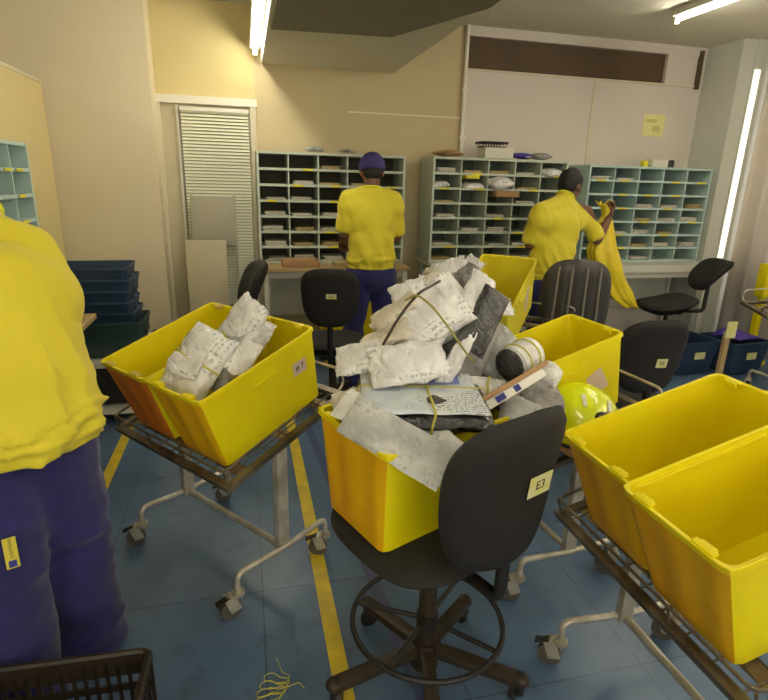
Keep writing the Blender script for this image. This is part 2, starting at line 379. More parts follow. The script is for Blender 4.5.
for i, (x, y) in enumerate(((-2.3, 2.6), (-2.3, .2), (.2, .5), (2.6, .4), (1.2, -1.8), (-1.0, -1.6), (2.5, 2.2), (3.7, 1.1))):  # last position is an unseen tube added to brighten the curtain
    tube_light('ceiling_light', 'lit fluorescent tube on the ceiling, ' + ('left behind the partition', 'left above the near end of the partition', 'above the bending worker', 'above the right-hand cart', 'behind the viewpoint', 'behind the viewpoint to the left', 'above the middle cart', 'near the curtain')[i], (x, y, 2.58), RAD(90), 1.2, 8)

# ------------------------------------------------------------------ crate
def crate_mesh(W, L, h, t):
    """nestable tote: outer shell + inner shell + lipped rim, ribbed short sides"""
    bm = bmesh.new(); nx, ny, nz = 14, 22, 8; th = .006; rings = []
    def ring(u, inset, rib):
        z = h*u; w = W/2-t*(1-u)-inset; l = L/2-t*(1-u)-inset; rc = .022; pts = []
        def sm(v): return v
        for i in range(nx): pts.append([-w+2*w*i/nx, -l, 0, -1])
        for i in range(ny): pts.append([w, -l+2*l*i/ny, 1, 0])
        for i in range(nx): pts.append([w-2*w*i/nx, l, 0, 1])
        for i in range(ny): pts.append([-w, l-2*l*i/ny, -1, 0])
        out = []
        for x, y, ex, ey in pts:
            # rounded corner
            cx = max(0, abs(x)-(w-rc)); cy = max(0, abs(y)-(l-rc))
            if cx > 0 and cy > 0:
                d = math.hypot(cx, cy); k = rc/d
                x = math.copysign(w-rc+cx*k, x); y = math.copysign(l-rc+cy*k, y)
            if rib and .1 < u < .88:
                if ey and abs(x) < w-.03: y += ey*.0055*(1 if math.sin((x/w)*PI*2.5+PI/2) > 0 else 0)
            out.append(bm.verts.new((x, y, z)))
        return out
    for k in range(nz+1): rings.append(ring(k/nz, 0, True))
    # lip: out, up, in
    def scaled(rg, dx, dz):
        o = []
        for v in rg:
            n = Vector((v.co.x/(W/2), v.co.y/(L/2), 0)); ax = max(abs(n.x), abs(n.y))
            q = Vector((math.copysign(dx, v.co.x) if abs(n.x) > .9 else 0, math.copysign(dx, v.co.y) if abs(n.y) > .93 else 0, dz))
            o.append(bm.verts.new(v.co+q))
        return o
    top = rings[-1]
    a = scaled(top, .0045, -.014); a2 = scaled(top, .0045, 0); a3 = scaled(top, .003, .002)
    inner = [ring(k/nz, th, False) for k in range(nz, -1, -1)]
    seq = rings[:-1]+[scaled(top, 0, -.014), a, a2, a3]+inner
    for v in inner[-1]: v.co.z = th
    for q, (A, B) in enumerate(zip(seq[:-1], seq[1:])):
        n = len(A)
        for j in range(n):
            fc = bm.faces.new((A[j], A[(j+1) % n], B[(j+1) % n], B[j]))
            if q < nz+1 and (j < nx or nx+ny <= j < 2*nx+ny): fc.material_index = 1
    bm.faces.new(list(reversed(rings[0]))); bm.faces.new(inner[-1])
    for v in top:
        if not v.link_faces: bm.verts.remove(v)
    mb = MB(); mb.b.free(); mb.b = bm; return mb
CW, CL, CH, CT = .32, .545, .305, .026
def make_crate(label, group='yellow mail crates', m='crate', W=CW, end='crate_end'):
    t = thing('mail_crate', label, 'crate', group=group)
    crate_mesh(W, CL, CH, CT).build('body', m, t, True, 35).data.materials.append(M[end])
    for sy in (-1, 1):       # lid clips on short rims
        for x in (-.09, .09):
            b = MB(); b.box((x, sy*(CL/2-.008), CH+.002), (.058, .016, .006), bev=.002)
            b.box((x, sy*(CL/2-.018), CH-.005), (.040, .010, .016), bev=.003)
            b.build('lid_clip', 'crate_scuff' if end == 'crate_orange' else m, t)
    for sx in (-1, 1):       # hand-grip recess frame on long sides
        b = MB(); x = sx*(W/2-.004)
        b.tube(fillet([(x, -.06, CH-.035), (x, -.06, CH-.075), (x, .06, CH-.075), (x, .06, CH-.035)], .012), .004, 6)
        b.build('grip', m, t)
    return t
def pose(o, loc, yaw, tilt=0, pit=0, sc=1):
    o.matrix_world = Matrix.Translation(Vector(loc)) @ Matrix.Rotation(yaw, 4, 'Z') @ Matrix.Rotation(pit, 4, 'Y') @ Matrix.Rotation(tilt, 4, 'X') @ Matrix.Scale(sc, 4)
    return o
def sub(loc, yaw, tilt, off):
    return Matrix.Translation(Vector(loc)) @ Matrix.Rotation(yaw, 4, 'Z') @ Matrix.Rotation(tilt, 4, 'X') @ Vector(off)
def sticker_on(parent, mw, w, h, txt, m='sticker', ink='ink', ts=.6):
    s = MB().box((0, 0, 0), (w, h, .0012)).build('sticker', m, parent, False); s.matrix_local = mw
    s['label'] = 'small pale sticker with dark handwritten characters'
    text_mesh('sticker_writing', txt, h*ts, ink, s, Matrix.Translation((0, 0, .0012)), .0004)
    return s

# ------------------------------------------------------------------ cart
TILT = RAD(16.5); BEDZ = .635
def make_cart(label):
    t = thing('mail_cart', label, 'cart', group='wheeled mail carts with a tilted bed')
    RB = Matrix.Translation((0, 0, BEDZ)) @ Matrix.Rotation(TILT, 4, 'X')
    hx, hy = .365, .30
    b = MB()
    for sy in (-1, 1): b.box((0, sy*hy, -.022), (2*hx+.03, .028, .022))
    for sx in (-1, 1): b.box((sx*hx, 0, -.022), (.028, 2*hy, .022))
    b.xf(RB).build('bed_frame', 'steel_dark', t, False)
    b = MB()
    for sy in (-.72, .0, .72): b.box((0, sy*hy, -.027), (2*hx, .045, .008))
    b.xf(RB).build('bed_strip', 'bed_steel', t, False)
    b = MB()
    for i in range(9): b.seg((-hx+.08*i+.045, -hy, -.014), (-hx+.08*i+.045, hy, -.014), .0028, n=6)
    for i in range(7): b.seg((-hx, -hy+.1*i, -.018), (hx, -hy+.1*i, -.018), .0028, n=6)
    b.xf(RB).build('wire_deck', 'steel_dark', t)
    # guard wire: low side (y-) and both ends
    b = MB(); z1 = .045
    b.tube(fillet([(-hx, hy-.16, -.012), (-hx, hy-.16, z1), (-hx, -hy, z1), (hx, -hy, z1), (hx, hy-.16, z1), (hx, hy-.16, -.012)], .03), .005, 8)
    for x in (-hx, -.12, .12, hx): b.seg((x, -hy, -.012), (x, -hy, z1), .004)
    b.xf(RB).build('guard_wire', 'steel_dark', t)
    b = MB()
    b.tube(fillet([(-.34, hy-.01, -.02), (-.34, hy+.05, .0), (-.34, hy+.05, .07), (.34, hy+.05, .07), (.34, hy+.05, 0), (.34, hy-.01, -.02)], .03), .006, 8)
    b.xf(RB).build('push_handle', 'steel', t)
    ps = (-.28, .375); y0 = -.05
    for px in ps:
        zt = BEDZ-.035+math.tan(TILT)*y0
        b = MB(); b.box((px*.97, y0, (.15+zt)/2), (.03, .052, zt-.15), bev=.004); b.build('post', 'steel', t)
    b = MB(); b.seg((ps[0], y0, .165), (ps[1], y0, .165), .013); b.build('base_bar', 'steel', t)
    for px in ps:
        ya, yb = y0-.228, y0+.228
        b = MB(); b.tube(fillet([(px, ya, .105), (px, ya, .178), (px, y0-.05, .165), (px, y0+.05, .165), (px, yb, .178), (px, yb, .105)], .06, 8), .0115, 10)
        b.build('foot_tube', 'steel', t)
        for yy in (ya, yb):
            cz = thing_part('caster', t, (px, yy, 0), random.uniform(-2.6, -1.6))
    return t
def thing_part(name, parent, loc, rz):
    """caster: fork plates (mesh) with wheel, brake pedal as sub-parts"""
    b = MB()
    b.cyl((0, 0, .098), .024, .012, seg=20); b.cyl((0, 0, .108), .014, .02)
    b.box((.022, .019, .066), (.042, .003, .062), (0, .35, 0), .001); b.box((.022, -.019, .066), (.042, .003, .062), (0, .35, 0), .001)
    b.box((.012, 0, .094), (.046, .041, .006), bev=.002)
    f = b.build(name, 'steel', parent); f.location = loc; f.rotation_euler = (0, 0, rz)
    MB().cyl((.030, 0, .0385), .0385, .024, (PI/2, 0, 0), 28).cyl((.030, 0, .0385), .018, .032, (PI/2, 0, 0), 16).build('wheel', 'rubber', f)
    MB().box((.062, 0, .080), (.042, .028, .006), (0, .35, 0), .002).build('brake_pedal', 'black_plastic', f)
    return f

LC = (-.104, 2.22, 0); LY = -.899
RC = (1.24, 1.024, 0); RY = -1.555
MC = (1.20, 2.02, 0); MY = -1.46
BC = (1.58, 3.10, 0); BY = -.70
lcart = make_cart('steel cart on casters carrying two yellow crates at left of the swivel chair'); lcart.location = LC; lcart.rotation_euler = (0, 0, LY)
dup(lcart, RC, RY, 'steel cart on casters carrying two yellow crates at right of the swivel chair')
dup(lcart, MC, MY, 'steel cart behind the mail pile, carrying one empty yellow crate beside the helmet')
dup(lcart, BC, BY, 'far steel cart in front of the middle pigeonhole rack, under a tall yellow crate')
dup(lcart, (4.20, 3.28, 0), RAD(8), 'steel cart at the far right beside the curtain, without crates')

def bedpos(C_, yaw, off): return sub((C_[0], C_[1], BEDZ+.0), yaw, TILT, off)
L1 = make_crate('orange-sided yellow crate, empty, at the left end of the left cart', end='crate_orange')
pose(L1, bedpos(LC, LY, (-.165, 0, 0)), LY, TILT)
L2 = make_crate('yellow crate holding crumpled white mailers on the left cart')
pose(L2, bedpos(LC, LY, (.165, 0, 0)), LY, TILT)
sticker_on(L2, Matrix.Translation((.1512, .165, .185)) @ Matrix.Rotation(RAD(90), 4, 'Z') @ Matrix.Rotation(RAD(94.9), 4, 'X'), .07, .055, '# 7', 'sticker_w', 'ink')
R1 = make_crate('empty yellow crate on the right cart, at the far end beside the helmet')
pose(R1, bedpos(RC, RY, (-.158, 0, 0)), RY, TILT)
R2 = make_crate('empty yellow crate nearest the viewer on the right cart')
pose(R2, bedpos(RC, RY, (.165, 0, 0))+Vector((-.030, .012, .004)), RY, TILT)
M1 = make_crate('empty yellow crate behind the mail pile, in front of the ribbed chair back')
pose(M1, (1.19, 1.909, .652), MY, RAD(16.5))
q = MB().box((0, 0, 0), (.075, .10, .0012), (0, 0, .35)).build('torn_label', 'sticker_w', M1, False); q.matrix_local = Matrix.Translation((.1475, .14, .14)) @ Matrix.Rotation(RAD(90), 4, 'Z') @ Matrix.Rotation(RAD(94.9), 4, 'X'); q['label'] = 'torn pinkish label remnant'
B1 = make_crate('far yellow crate beside worker with bare head, leaning on the far cart', m='crate_b', end='crate_b')
pose(B1, (1.47, 3.04, .715), -.737, RAD(26), 0, 1.06)
q = MB().box((0, 0, 0), (.06, .14, .0012), (0, 0, -.3)).build('torn_label', 'sticker_w', B1, False); q.matrix_local = Matrix.Translation((.1475, .10, .15)) @ Matrix.Rotation(RAD(90), 4, 'Z') @ Matrix.Rotation(RAD(94.9), 4, 'X'); q['label'] = 'torn pinkish label remnant'
for k, (zz, lb) in enumerate(((.003, 'lower'), (.312, 'upper'))):
    q = make_crate('%s of two yellow crates stacked under the desk behind the capped worker' % lb); pose(q, (.87, 4.62, zz), RAD(90))
C1 = make_crate('yellow crate on the swivel chair seat, buried under the mail pile')
CYAW = RAD(-66.5)
pose(C1, (.492, 1.442, .606), CYAW, 0, RAD(2.5), 1.03)

# ------------------------------------------------------------------ pillows / mail
def shell_mesh(a, b, th, seed, crumple=.02, nu=34, nv=28, pw=2.6, ears=True):
    """mailer: two skins meeting at a flat seam, creased along random straight folds"""
    bm = bmesh.new(); rs = random.Random(seed*17+3); so = Vector((seed*7.3, seed*3.1, seed*1.7)); m = max(a, b)
    def folds(n, B):
        L = []
        for k in range(n):
            t = rs.uniform(0, PI); L.append((math.cos(t), math.sin(t), rs.uniform(-.6, .6)*m*.5, rs.choice((-1, 1))*B*rs.uniform(.5, 1.2)))
        return L
    F_ = {1: folds(7, crumple*4.2), -1: folds(7, crumple*4.2), 0: folds(2, crumple*2.6)}
    C_ = {s_: [(math.cos(t), math.sin(t), rs.uniform(-.45, .45)*m) for t in [rs.uniform(0, PI) for k in range(6)]] for s_ in (1, -1)}
    pw = max(pw, 3.4)
    def fsum(L, x, y): return sum(B*(abs(x*c+y*s_-o)-.22*m) for c, s_, o, B in L)
    def pt(u, v, s):
        x = u*a/2; y = v*b/2
        prof = max(0, (1-abs(u)**pw))**.6*max(0, (1-abs(v)**pw))**.6
        d = fsum(F_[s], x, y)
        cr = sum(max(0, 1-abs(x*c+y*s_-o)/(.035*m)) for c, s_, o in C_[s])*crumple*.28
        p = Vector((x, y, s*.3))
        fine = noise.noise(p*38+so)*.10*crumple+noise.noise(p*16+so)*.22*crumple
        z = s*(th/2+max(-th*.42, d)-cr+fine)*prof
        mid = fsum(F_[0], x, y)*.9
        ex = noise.noise_vector(Vector((u*2.2, v*2.2, 0))+so)*crumple*.55
        edge = (1-prof)*noise.noise(Vector((u*6, v*6, 1))+so)*crumple*.45
        return Vector((x+ex.x, y+ex.y, z+mid+edge))
    top = {}; bot = {}
    def cl(t): return math.copysign(abs(t)**.85, t)
    for i in range(nu+1):
        for j in range(nv+1):
            u = cl(-1+2*i/nu); v = cl(-1+2*j/nv)
            e = i in (0, nu) or j in (0, nv)
            vt = bm.verts.new(pt(u, v, 1)); top[i, j] = vt
            bot[i, j] = vt if e else bm.verts.new(pt(u, v, -1))
    for i in range(nu):
        for j in range(nv):
            for g, fl in ((top, 0), (bot, 1)):
                vs = [g[i, j], g[i+1, j], g[i+1, j+1], g[i, j+1]]
                if fl: vs.reverse()
                try: bm.faces.new(vs)
                except ValueError: pass
    return bm
def mailbag(name, label, cat, c, size, rot, m, seed, crumple=.02, group=None, pw=2.6, band=0, parent=None, nu=34):
    bm = shell_mesh(size[0], size[1], size[2], seed, crumple, pw=pw, nu=nu, nv=int(nu*.8)); mb = MB(); mb.b.free(); mb.b = bm
    o = mb.build(name, m, parent, True, 28); o.location = c
    o.rotation_euler = rot if not isinstance(rot, Matrix) else rot.to_euler()
    if label: tag(o, label, cat, group)
    if band:
        for k in range(band):
            x = (k-(band-1)/2)*size[0]*.35+size[0]*.05
            w = size[1]/2+.003; z = size[2]/2+crumple*.75
            pts = fillet([(x, 0, z), (x+.01, w*.8, z*.8), (x+.012, w, 0), (x, w*.8, -z*.8), (x-.01, 0, -z), (x-.012, -w*.8, -z*.8), (x, -w, 0), (x+.005, -w*.8, z*.8), (x, 0, z)], .03, 3)[:-1]
            MB().tube(pts, .0035, 6, closed=True).build('rubber_band', 'twine', o)
    return o
def wpix(px, py, Y):
    """point at world depth Y seen in direction of a picture coordinate"""
    d = F+RT*((px-384)/FPX)-UP*((py-350)/FPX); return Vector((0, 0, EYE))+d*(Y/d.y)
def frame(n, up=(0, 0, 1), spin=0):
    """rotation whose z axis is n and whose y axis is as close to up as possible"""
    n = Vector(n).normalized(); u = Vector(up); u = (u-n*u.dot(n)).normalized(); x = u.cross(n)
    m = Matrix((x, u, n)).transposed(); return (m @ Matrix.Rotation(spin, 3, 'Z')).to_4x4()
toC = lambda p: (Vector((0, 0, EYE))-p).normalized()

G = 'mailers in the pile on the swivel chair'
def pile(px, py, Y, size, n, spin, m, seed, label, cr=.018, band=0, cat='mailer', pw=2.6, name='poly_mailer', nu=34):
    return mailbag(name, label, cat, wpix(px, py, Y), size, frame(n, spin=spin), m, seed, cr, G, pw, band, nu=nu)
# flat mailers poking over the crate rim
pile(396, 441, 1.20, (.29, .11, .012), (-.30, -.66, .55), RAD(-24), 'mail_clear', 3, 'cloudy clear flat mailer sliding over the front rim of the crate on the chair', .005)
pile(366, 412, 1.34, (.17, .10, .010), (-.25, -.45, .85), RAD(-16), 'mail_white', 5, 'white flat mailer whose pointed corner pokes out over the left rim of the crate', .004)
pile(443, 447, 1.20, (.12, .085, .012), (-.40, -.70, .5), RAD(-32), 'mail_white', 6, 'white mailer hanging lowest over the front of the crate', .006)
pile(352, 398, 1.43, (.12, .07, .02), (-.4, -.4, .8), RAD(35), 'mail_cream', 8, 'cream paper-edged envelope sticking up behind the left rim', .012)
# black flat parcel with address sheet
bpos = Vector((.455, 1.375, .966))
bn = Vector((-.02, -.06, 1)); bm4 = frame(bn, up=(0, 1, 0), spin=RAD(-13))
bp = thing('wrapped_parcel', 'flat black wrapped parcel with a large printed address sheet on top', 'parcel', bpos); bp.rotation_euler = bm4.to_euler(); bp['group'] = G
bm_ = shell_mesh(.365, .315, .058, 9, .006, pw=9, nu=48, nv=40); mb = MB(); mb.b.free(); mb.b = bm_; mb.build('wrapper', 'mail_black', bp, True, 28)
s = MB(); nu, nv = 20, 10
gr = [[s.b.verts.new((-.168+.325*i/nu-.02*(j/nv-.5), -.145+.285*j/nv, .0325+.0015*math.sin(i*.9)+.001*math.sin(j*1.7))) for j in range(nv+1)] for i in range(nu+1)]
for i in range(nu):
    for j in range(nv): s.b.faces.new((gr[i][j], gr[i+1][j], gr[i+1][j+1], gr[i][j+1]))
sh = s.build('address_sheet', 'mail_label', bp, True, 80); sh['label'] = 'white and pale blue printed sheet'; md = sh.modifiers.new('s', 'SOLIDIFY'); md.thickness = .001
MB().box((.045, .075, .0352), (.13, .07, .001)).build('blue_print', mat('pale_blue_print', (124, 136, 190), .35), sh, False)
MB().box((-.10, .02, .0352), (.08, .06, .001)).build('grey_print', mat('pale_grey_print', (176, 190, 200), .35), sh, False)
for x, sl in ((.015, .01),):
    w_, z_ = .160, .036
    MB().tube(fillet([(x, 0, z_), (x+.002, w_*.92, z_), (x, w_, 0), (x, w_*.9, -z_), (x, -w_*.9, -z_), (x, -w_, 0), (x+sl, -w_*.92, z_), (x, 0, z_)], .01, 3)[:-1], .0032, 6, closed=True).build('rubber_band', 'twine', bp)
l_ = .186
MB().tube(fillet([(0, .02, .036), (l_*.95, .012, .036), (l_, .01, 0), (l_*.95, .01, -.036), (-l_*.95, .02, -.036), (-l_, .02, 0), (-l_*.95, .022, .036), (0, .02, .036)], .01, 3)[:-1], .0018, 6, closed=True).build('string', 'twine', bp)
# bundle of stacked white mailers: each lies against the next, axis leaning to the left and towards the viewer
bn2 = Vector((-.42, -.70, .50)).normalized(); c0 = wpix(430, 330, 1.56)
xdir = frame(bn2).to_3x3() @ Vector((1, 0, 0)); ydir = frame(bn2).to_3x3() @ Vector((0, 1, 0))
STK = [(-.015, .045, .030, 52, (.27, .19), 'mail_grey', 'grey mailer, rearmost of the tied white bundle'),
       (-.005, .050, .024, 44, (.26, .19), 'mail_white', 'second rearmost white mailer of the tied bundle, its top edge highest'),
       (-.030, .030, .024, 50, (.27, .19), 'mail_cream', 'cream mailer in the middle of the tied bundle'),
       (-.015, .020, .022, 40, (.26, .18), 'mail_white', 'white mailer just behind the front one of the tied bundle'),
       (-.005, .000, .026, 47, (.24, .15), 'mail_white', 'front white mailer of the tied bundle, with grey lettering')]
dep = 0
for i, (ox, oy, th_, sp, sz, m_, lab) in enumerate(STK):
    dep += .036
    mailbag('poly_mailer', lab, 'mailer', c0+bn2*(dep-.09)+xdir*ox+ydir*oy, (sz[0], sz[1], th_+.018), frame(bn2+Vector((.05*(i % 2), .04*(i % 3), 0)), spin=RAD(sp)), m_, 101+i, .017, G, 5)
pile(362, 358, 1.50, (.16, .10, .05), (-.45, -.55, .6), RAD(22), 'mail_white', 111, 'white mailer at the lowest left corner of the tied bundle', .014)
pile(385, 338, 1.50, (.16, .07, .035), (-.55, -.45, .6), RAD(40), 'mail_cream', 112, 'cream folded mailer on the left flank of the tied bundle', .014)
pile(394, 312, 1.54, (.15, .065, .03), (-.60, -.45, .6), RAD(48), 'mail_cream', 113, 'cream mailer edge below the dark knot of the bundle', .012)
pile(409, 292, 1.58, (.11, .08, .05), (-.3, -.5, .75), RAD(30), 'mail_white', 114, 'small white mailer at the very top left of the pile', .014)
pile(446, 295, 1.62, (.20, .09, .04), (.0, -.55, .75), RAD(-28), 'mail_white', 115, 'white creased mailer at the very top of the pile', .014)
pile(408, 363, 1.41, (.22, .12, .060), (-.25, -.70, .55), RAD(14), 'mail_white', 117, 'fat white mailer resting on the printed address sheet', .024)
pile(456, 358, 1.44, (.20, .05, .035), (-.2, -.75, .45), RAD(62), 'mail_white', 118, 'white rolled mailer edge right of the fat white mailer', .012)
pile(474, 348, 1.52, (.26, .12, .045), (.15, -.85, .45), RAD(52), 'mail_grey', 119, 'dark grey mailer along the right of the tied bundle', .010)
pile(484, 320, 1.50, (.23, .095, .04), (.12, -.78, .5), RAD(50), 'mail_black', 120, 'black glossy mailer lying diagonally at upper right of the pile', .007)
pile(478, 296, 1.58, (.22, .09, .04), (.25, -.6, .7), RAD(42), 'mail_white', 121, 'white mailer behind the upper end of the black glossy mailer', .014)
pile(498, 305, 1.66, (.12, .07, .03), (.3, -.6, .7), RAD(-20), 'mail_white', 129, 'white mailer flap sticking out at the right of the pile top', .012)
pile(497, 352, 1.58, (.20, .15, .06), (.15, -.75, .6), RAD(35), 'mail_clear', 122, 'cloudy white bag between the tied bundle and the black-ended roll', .014)
pile(482, 388, 1.42, (.15, .075, .04), (.0, -.6, .7), RAD(-14), 'mail_white', 123, 'white taped mailer just left of the black-ended roll', .010, 1)
pile(541, 403, 1.46, (.17, .11, .07), (.2, -.6, .7), RAD(-30), 'mail_grey', 124, 'grey shiny mailer under the black-ended roll', .018)
pile(551, 374, 1.52, (.09, .07, .05), (.3, -.5, .7), RAD(20), 'mail_white', 125, 'small white wrapped packet right of the black-ended roll', .010)
pile(522, 414, 1.36, (.13, .10, .05), (.0, -.6, .7), RAD(-30), 'mail_clear', 126, 'cloudy mailer squeezed behind the chair back', .014)
pile(430, 395, 1.52, (.34, .24, .12), (0, -.1, 1), RAD(-20), 'mail_grey', 127, 'grey mailer filling the middle of the crate under the bundle', .012)
pile(465, 350, 1.66, (.28, .22, .11), (.1, -.6, .7), RAD(30), 'mail_grey', 128, 'grey mailer at the heart of the pile behind the bundle', .014)
pile(515, 388, 1.56, (.24, .2, .12), (0, -.2, 1), RAD(10), 'mail_grey', 130, 'grey mailer filling the right end of the crate on the chair', .014)
# black-ended roll parcel
rl = thing('roll_parcel', 'white wrapped round parcel with a black flat end on the right of the pile', 'parcel', wpix(517, 361, 1.47))
ax = frame((-.86, -.52, -.14)); rl.rotation_euler = ax.to_euler()
b = MB(); b.cyl((0, 0, -.02), .054, .12, seg=28); bmesh.ops.bevel(b.b, geom=[e for e in b.b.edges if abs(e.verts[0].co.z-e.verts[1].co.z) < 1e-5], offset=.010, segments=3, affect='EDGES'); b.build('wrapper', 'mail_white', rl)
MB().ball((0, 0, .042), (.051, .053, .014)).build('end_cap', 'mail_black', rl)
for zz in (.005, -.045): MB().tube([(.0555*math.cos(a*PI/12), .0555*math.sin(a*PI/12), zz) for a in range(24)], .0028, 6, True).build('rubber_band', 'twine', rl)
# slim long parcel: tan strip above a blue-marked white sleeve
pA, pB = wpix(470, 410, 1.30), wpix(548, 364, 1.40)
t = thing('slim_parcel', 'long slim carton with a tan edge and blue marks at the right of the pile', 'parcel', (pA+pB)/2)
xa = (pB-pA).normalized(); na = Vector((.1, -.75, .6)); na = (na-xa*na.dot(xa)).normalized(); ya = na.cross(xa)
t.rotation_euler = Matrix((xa, ya, na)).transposed().to_euler(); LN = (pB-pA).length
MB().box((0, .006, 0), (LN, .014, .014), bev=.003).build('carton', 'kraft', t)
MB().box((-.01, -.014, -.008), (LN*.9, .026, .016), bev=.003).build('sleeve', 'paper', t)
MB().box((-.05, -.014, .0008), (.035, .018, .001)).build('blue_mark', 'ink_b', t)
MB().box((.015, -.014, .0008), (.022, .018, .001)).build('blue_mark', 'ink_b', t)
# twine over bundle
tw = [wpix(x, y, Y) for x, y, Y in ((405, 300, 1.44), (417, 294, 1.40), (432, 306, 1.375), (447, 325, 1.365), (462, 347, 1.37), (470, 358, 1.40), (473, 362, 1.46))]
tag(MB().tube(fillet(tw, .02), .0035, 6).build('twine', 'twine_d'), 'olive twine tied diagonally over the tied white mailer bundle', 'twine')
tw = [wpix(x, y, Y) for x, y, Y in ((383, 345, 1.42), (396, 322, 1.41), (408, 305, 1.41), (420, 292, 1.42), (440, 281, 1.50))]
tag(MB().tube(fillet(tw, .02), .004, 6).build('strap', 'brown_metal'), 'dark cord running up the left flank of the tied white bundle', 'cord')
# mail in L2
GL = 'white mailers in the left cart crate'
def inl2(off, size, n, spin, m, seed, label, cr=.02, band=0):
    return mailbag('poly_mailer', label, 'mailer', bedpos(LC, LY, off), size, frame(n, spin=spin), m, seed, cr, GL, 2.6, band)
inl2((.10, -.12, .30), (.29, .19, .11), (-.4, -.75, .5), RAD(68), 'mail_white', 31, 'white banded mailer standing at the left of the crate on the left cart', .024, 1)
inl2((.13, .03, .29), (.30, .17, .09), (-.45, -.55, .6), RAD(62), 'mail_clear', 32, 'greyish wrinkled mailer in the middle of the crate on the left cart', .026, 1)
inl2((.13, .09, .37), (.22, .14, .06), (-.5, -.7, .35), RAD(60), 'mail_white', 33, 'tallest white pointed mailer rising from the crate on the left cart', .02)
inl2((.20, .06, .31), (.26, .09, .05), (.2, -.7, .6), RAD(48), 'mail_white', 34, 'slim white mailer leaning on the right side of the crate on the left cart', .014)
inl2((.12, -.17, .34), (.14, .08, .03), (-.4, -.6, .6), RAD(-10), 'mail_white', 35, 'white mailer flap folded over to the left on the left cart', .014)
# mail in B1 heap
GB = 'mailers heaped by the far crate'
for i, (px, py, Y, sz, sp, m, lab) in enumerate((
    (445, 262, 3.05, (.26, .16, .1), 20, 'mail_white', 'white mailer with tied ends topmost by the far crate'),
    (430, 272, 3.0, (.22, .14, .1), -20, 'mail_cream', 'cream mailer left of the far crate'),
    (462, 270, 2.95, (.20, .16, .1), 50, 'mail_grey', 'greyish mailer touching the corner of the far crate'),
    (448, 285, 2.95, (.3, .2, .14), 5, 'mail_cream', 'cream mailer at the bottom of the heap by the far crate'),
    (468, 256, 3.1, (.14, .09, .05), -40, 'mail_white', 'small white mailer rising at the right of the heap by the far crate'))):
    mailbag('poly_mailer', lab, 'mailer', wpix(px+6, py+7, Y), tuple(v*.8 for v in sz), frame((-.2, -.7, .6), spin=RAD(sp)), m, 40+i, .03, GB)

# ------------------------------------------------------------------ office chairs
def backmesh(w, h, th, curve=.04, ribs=False, pw=3.2, taper=0):
    """upholstered back panel in x-z plane, thickness along y"""
    bm = bmesh.new(); nu, nv = 28, 24
    def pt(u, v, s):
        r = (abs(u)**pw+abs(v)**pw)
        # map square to superellipse
        k = max(abs(u), abs(v)); rr = (abs(u)**pw+abs(v)**pw)**(1/pw); f = k/rr if rr > 0 else 1
        uu, vv = u*f, v*f
        e = max(0, 1-k**6)**.5
        ww = w/2*(1-taper*(1-vv)/2)
        y = s*th/2*e + curve*uu*uu + .02*vv*vv*-1
        if ribs: y -= (.012*(.5+.5*math.cos(uu*PI*5))) * e * (1 if s < 0 else 0)
        return Vector((uu*ww, y, vv*h/2))
    A = {}; B = {}
    for i in range(nu+1):
        for j in range(nv+1):
            u = -1+2*i/nu; v = -1+2*j/nv; e = i in (0, nu) or j in (0, nv)
            A[i, j] = bm.verts.new(pt(u, v, 1)); B[i, j] = A[i, j] if e else bm.verts.new(pt(u, v, -1))
    for i in range(nu):
        for j in range(nv):
            bm.faces.new((A[i, j], A[i+1, j], A[i+1, j+1], A[i, j+1])); bm.faces.new((B[i, j+1], B[i+1, j+1], B[i+1, j], B[i, j]))
    mb = MB(); mb.b.free(); mb.b = bm; return mb
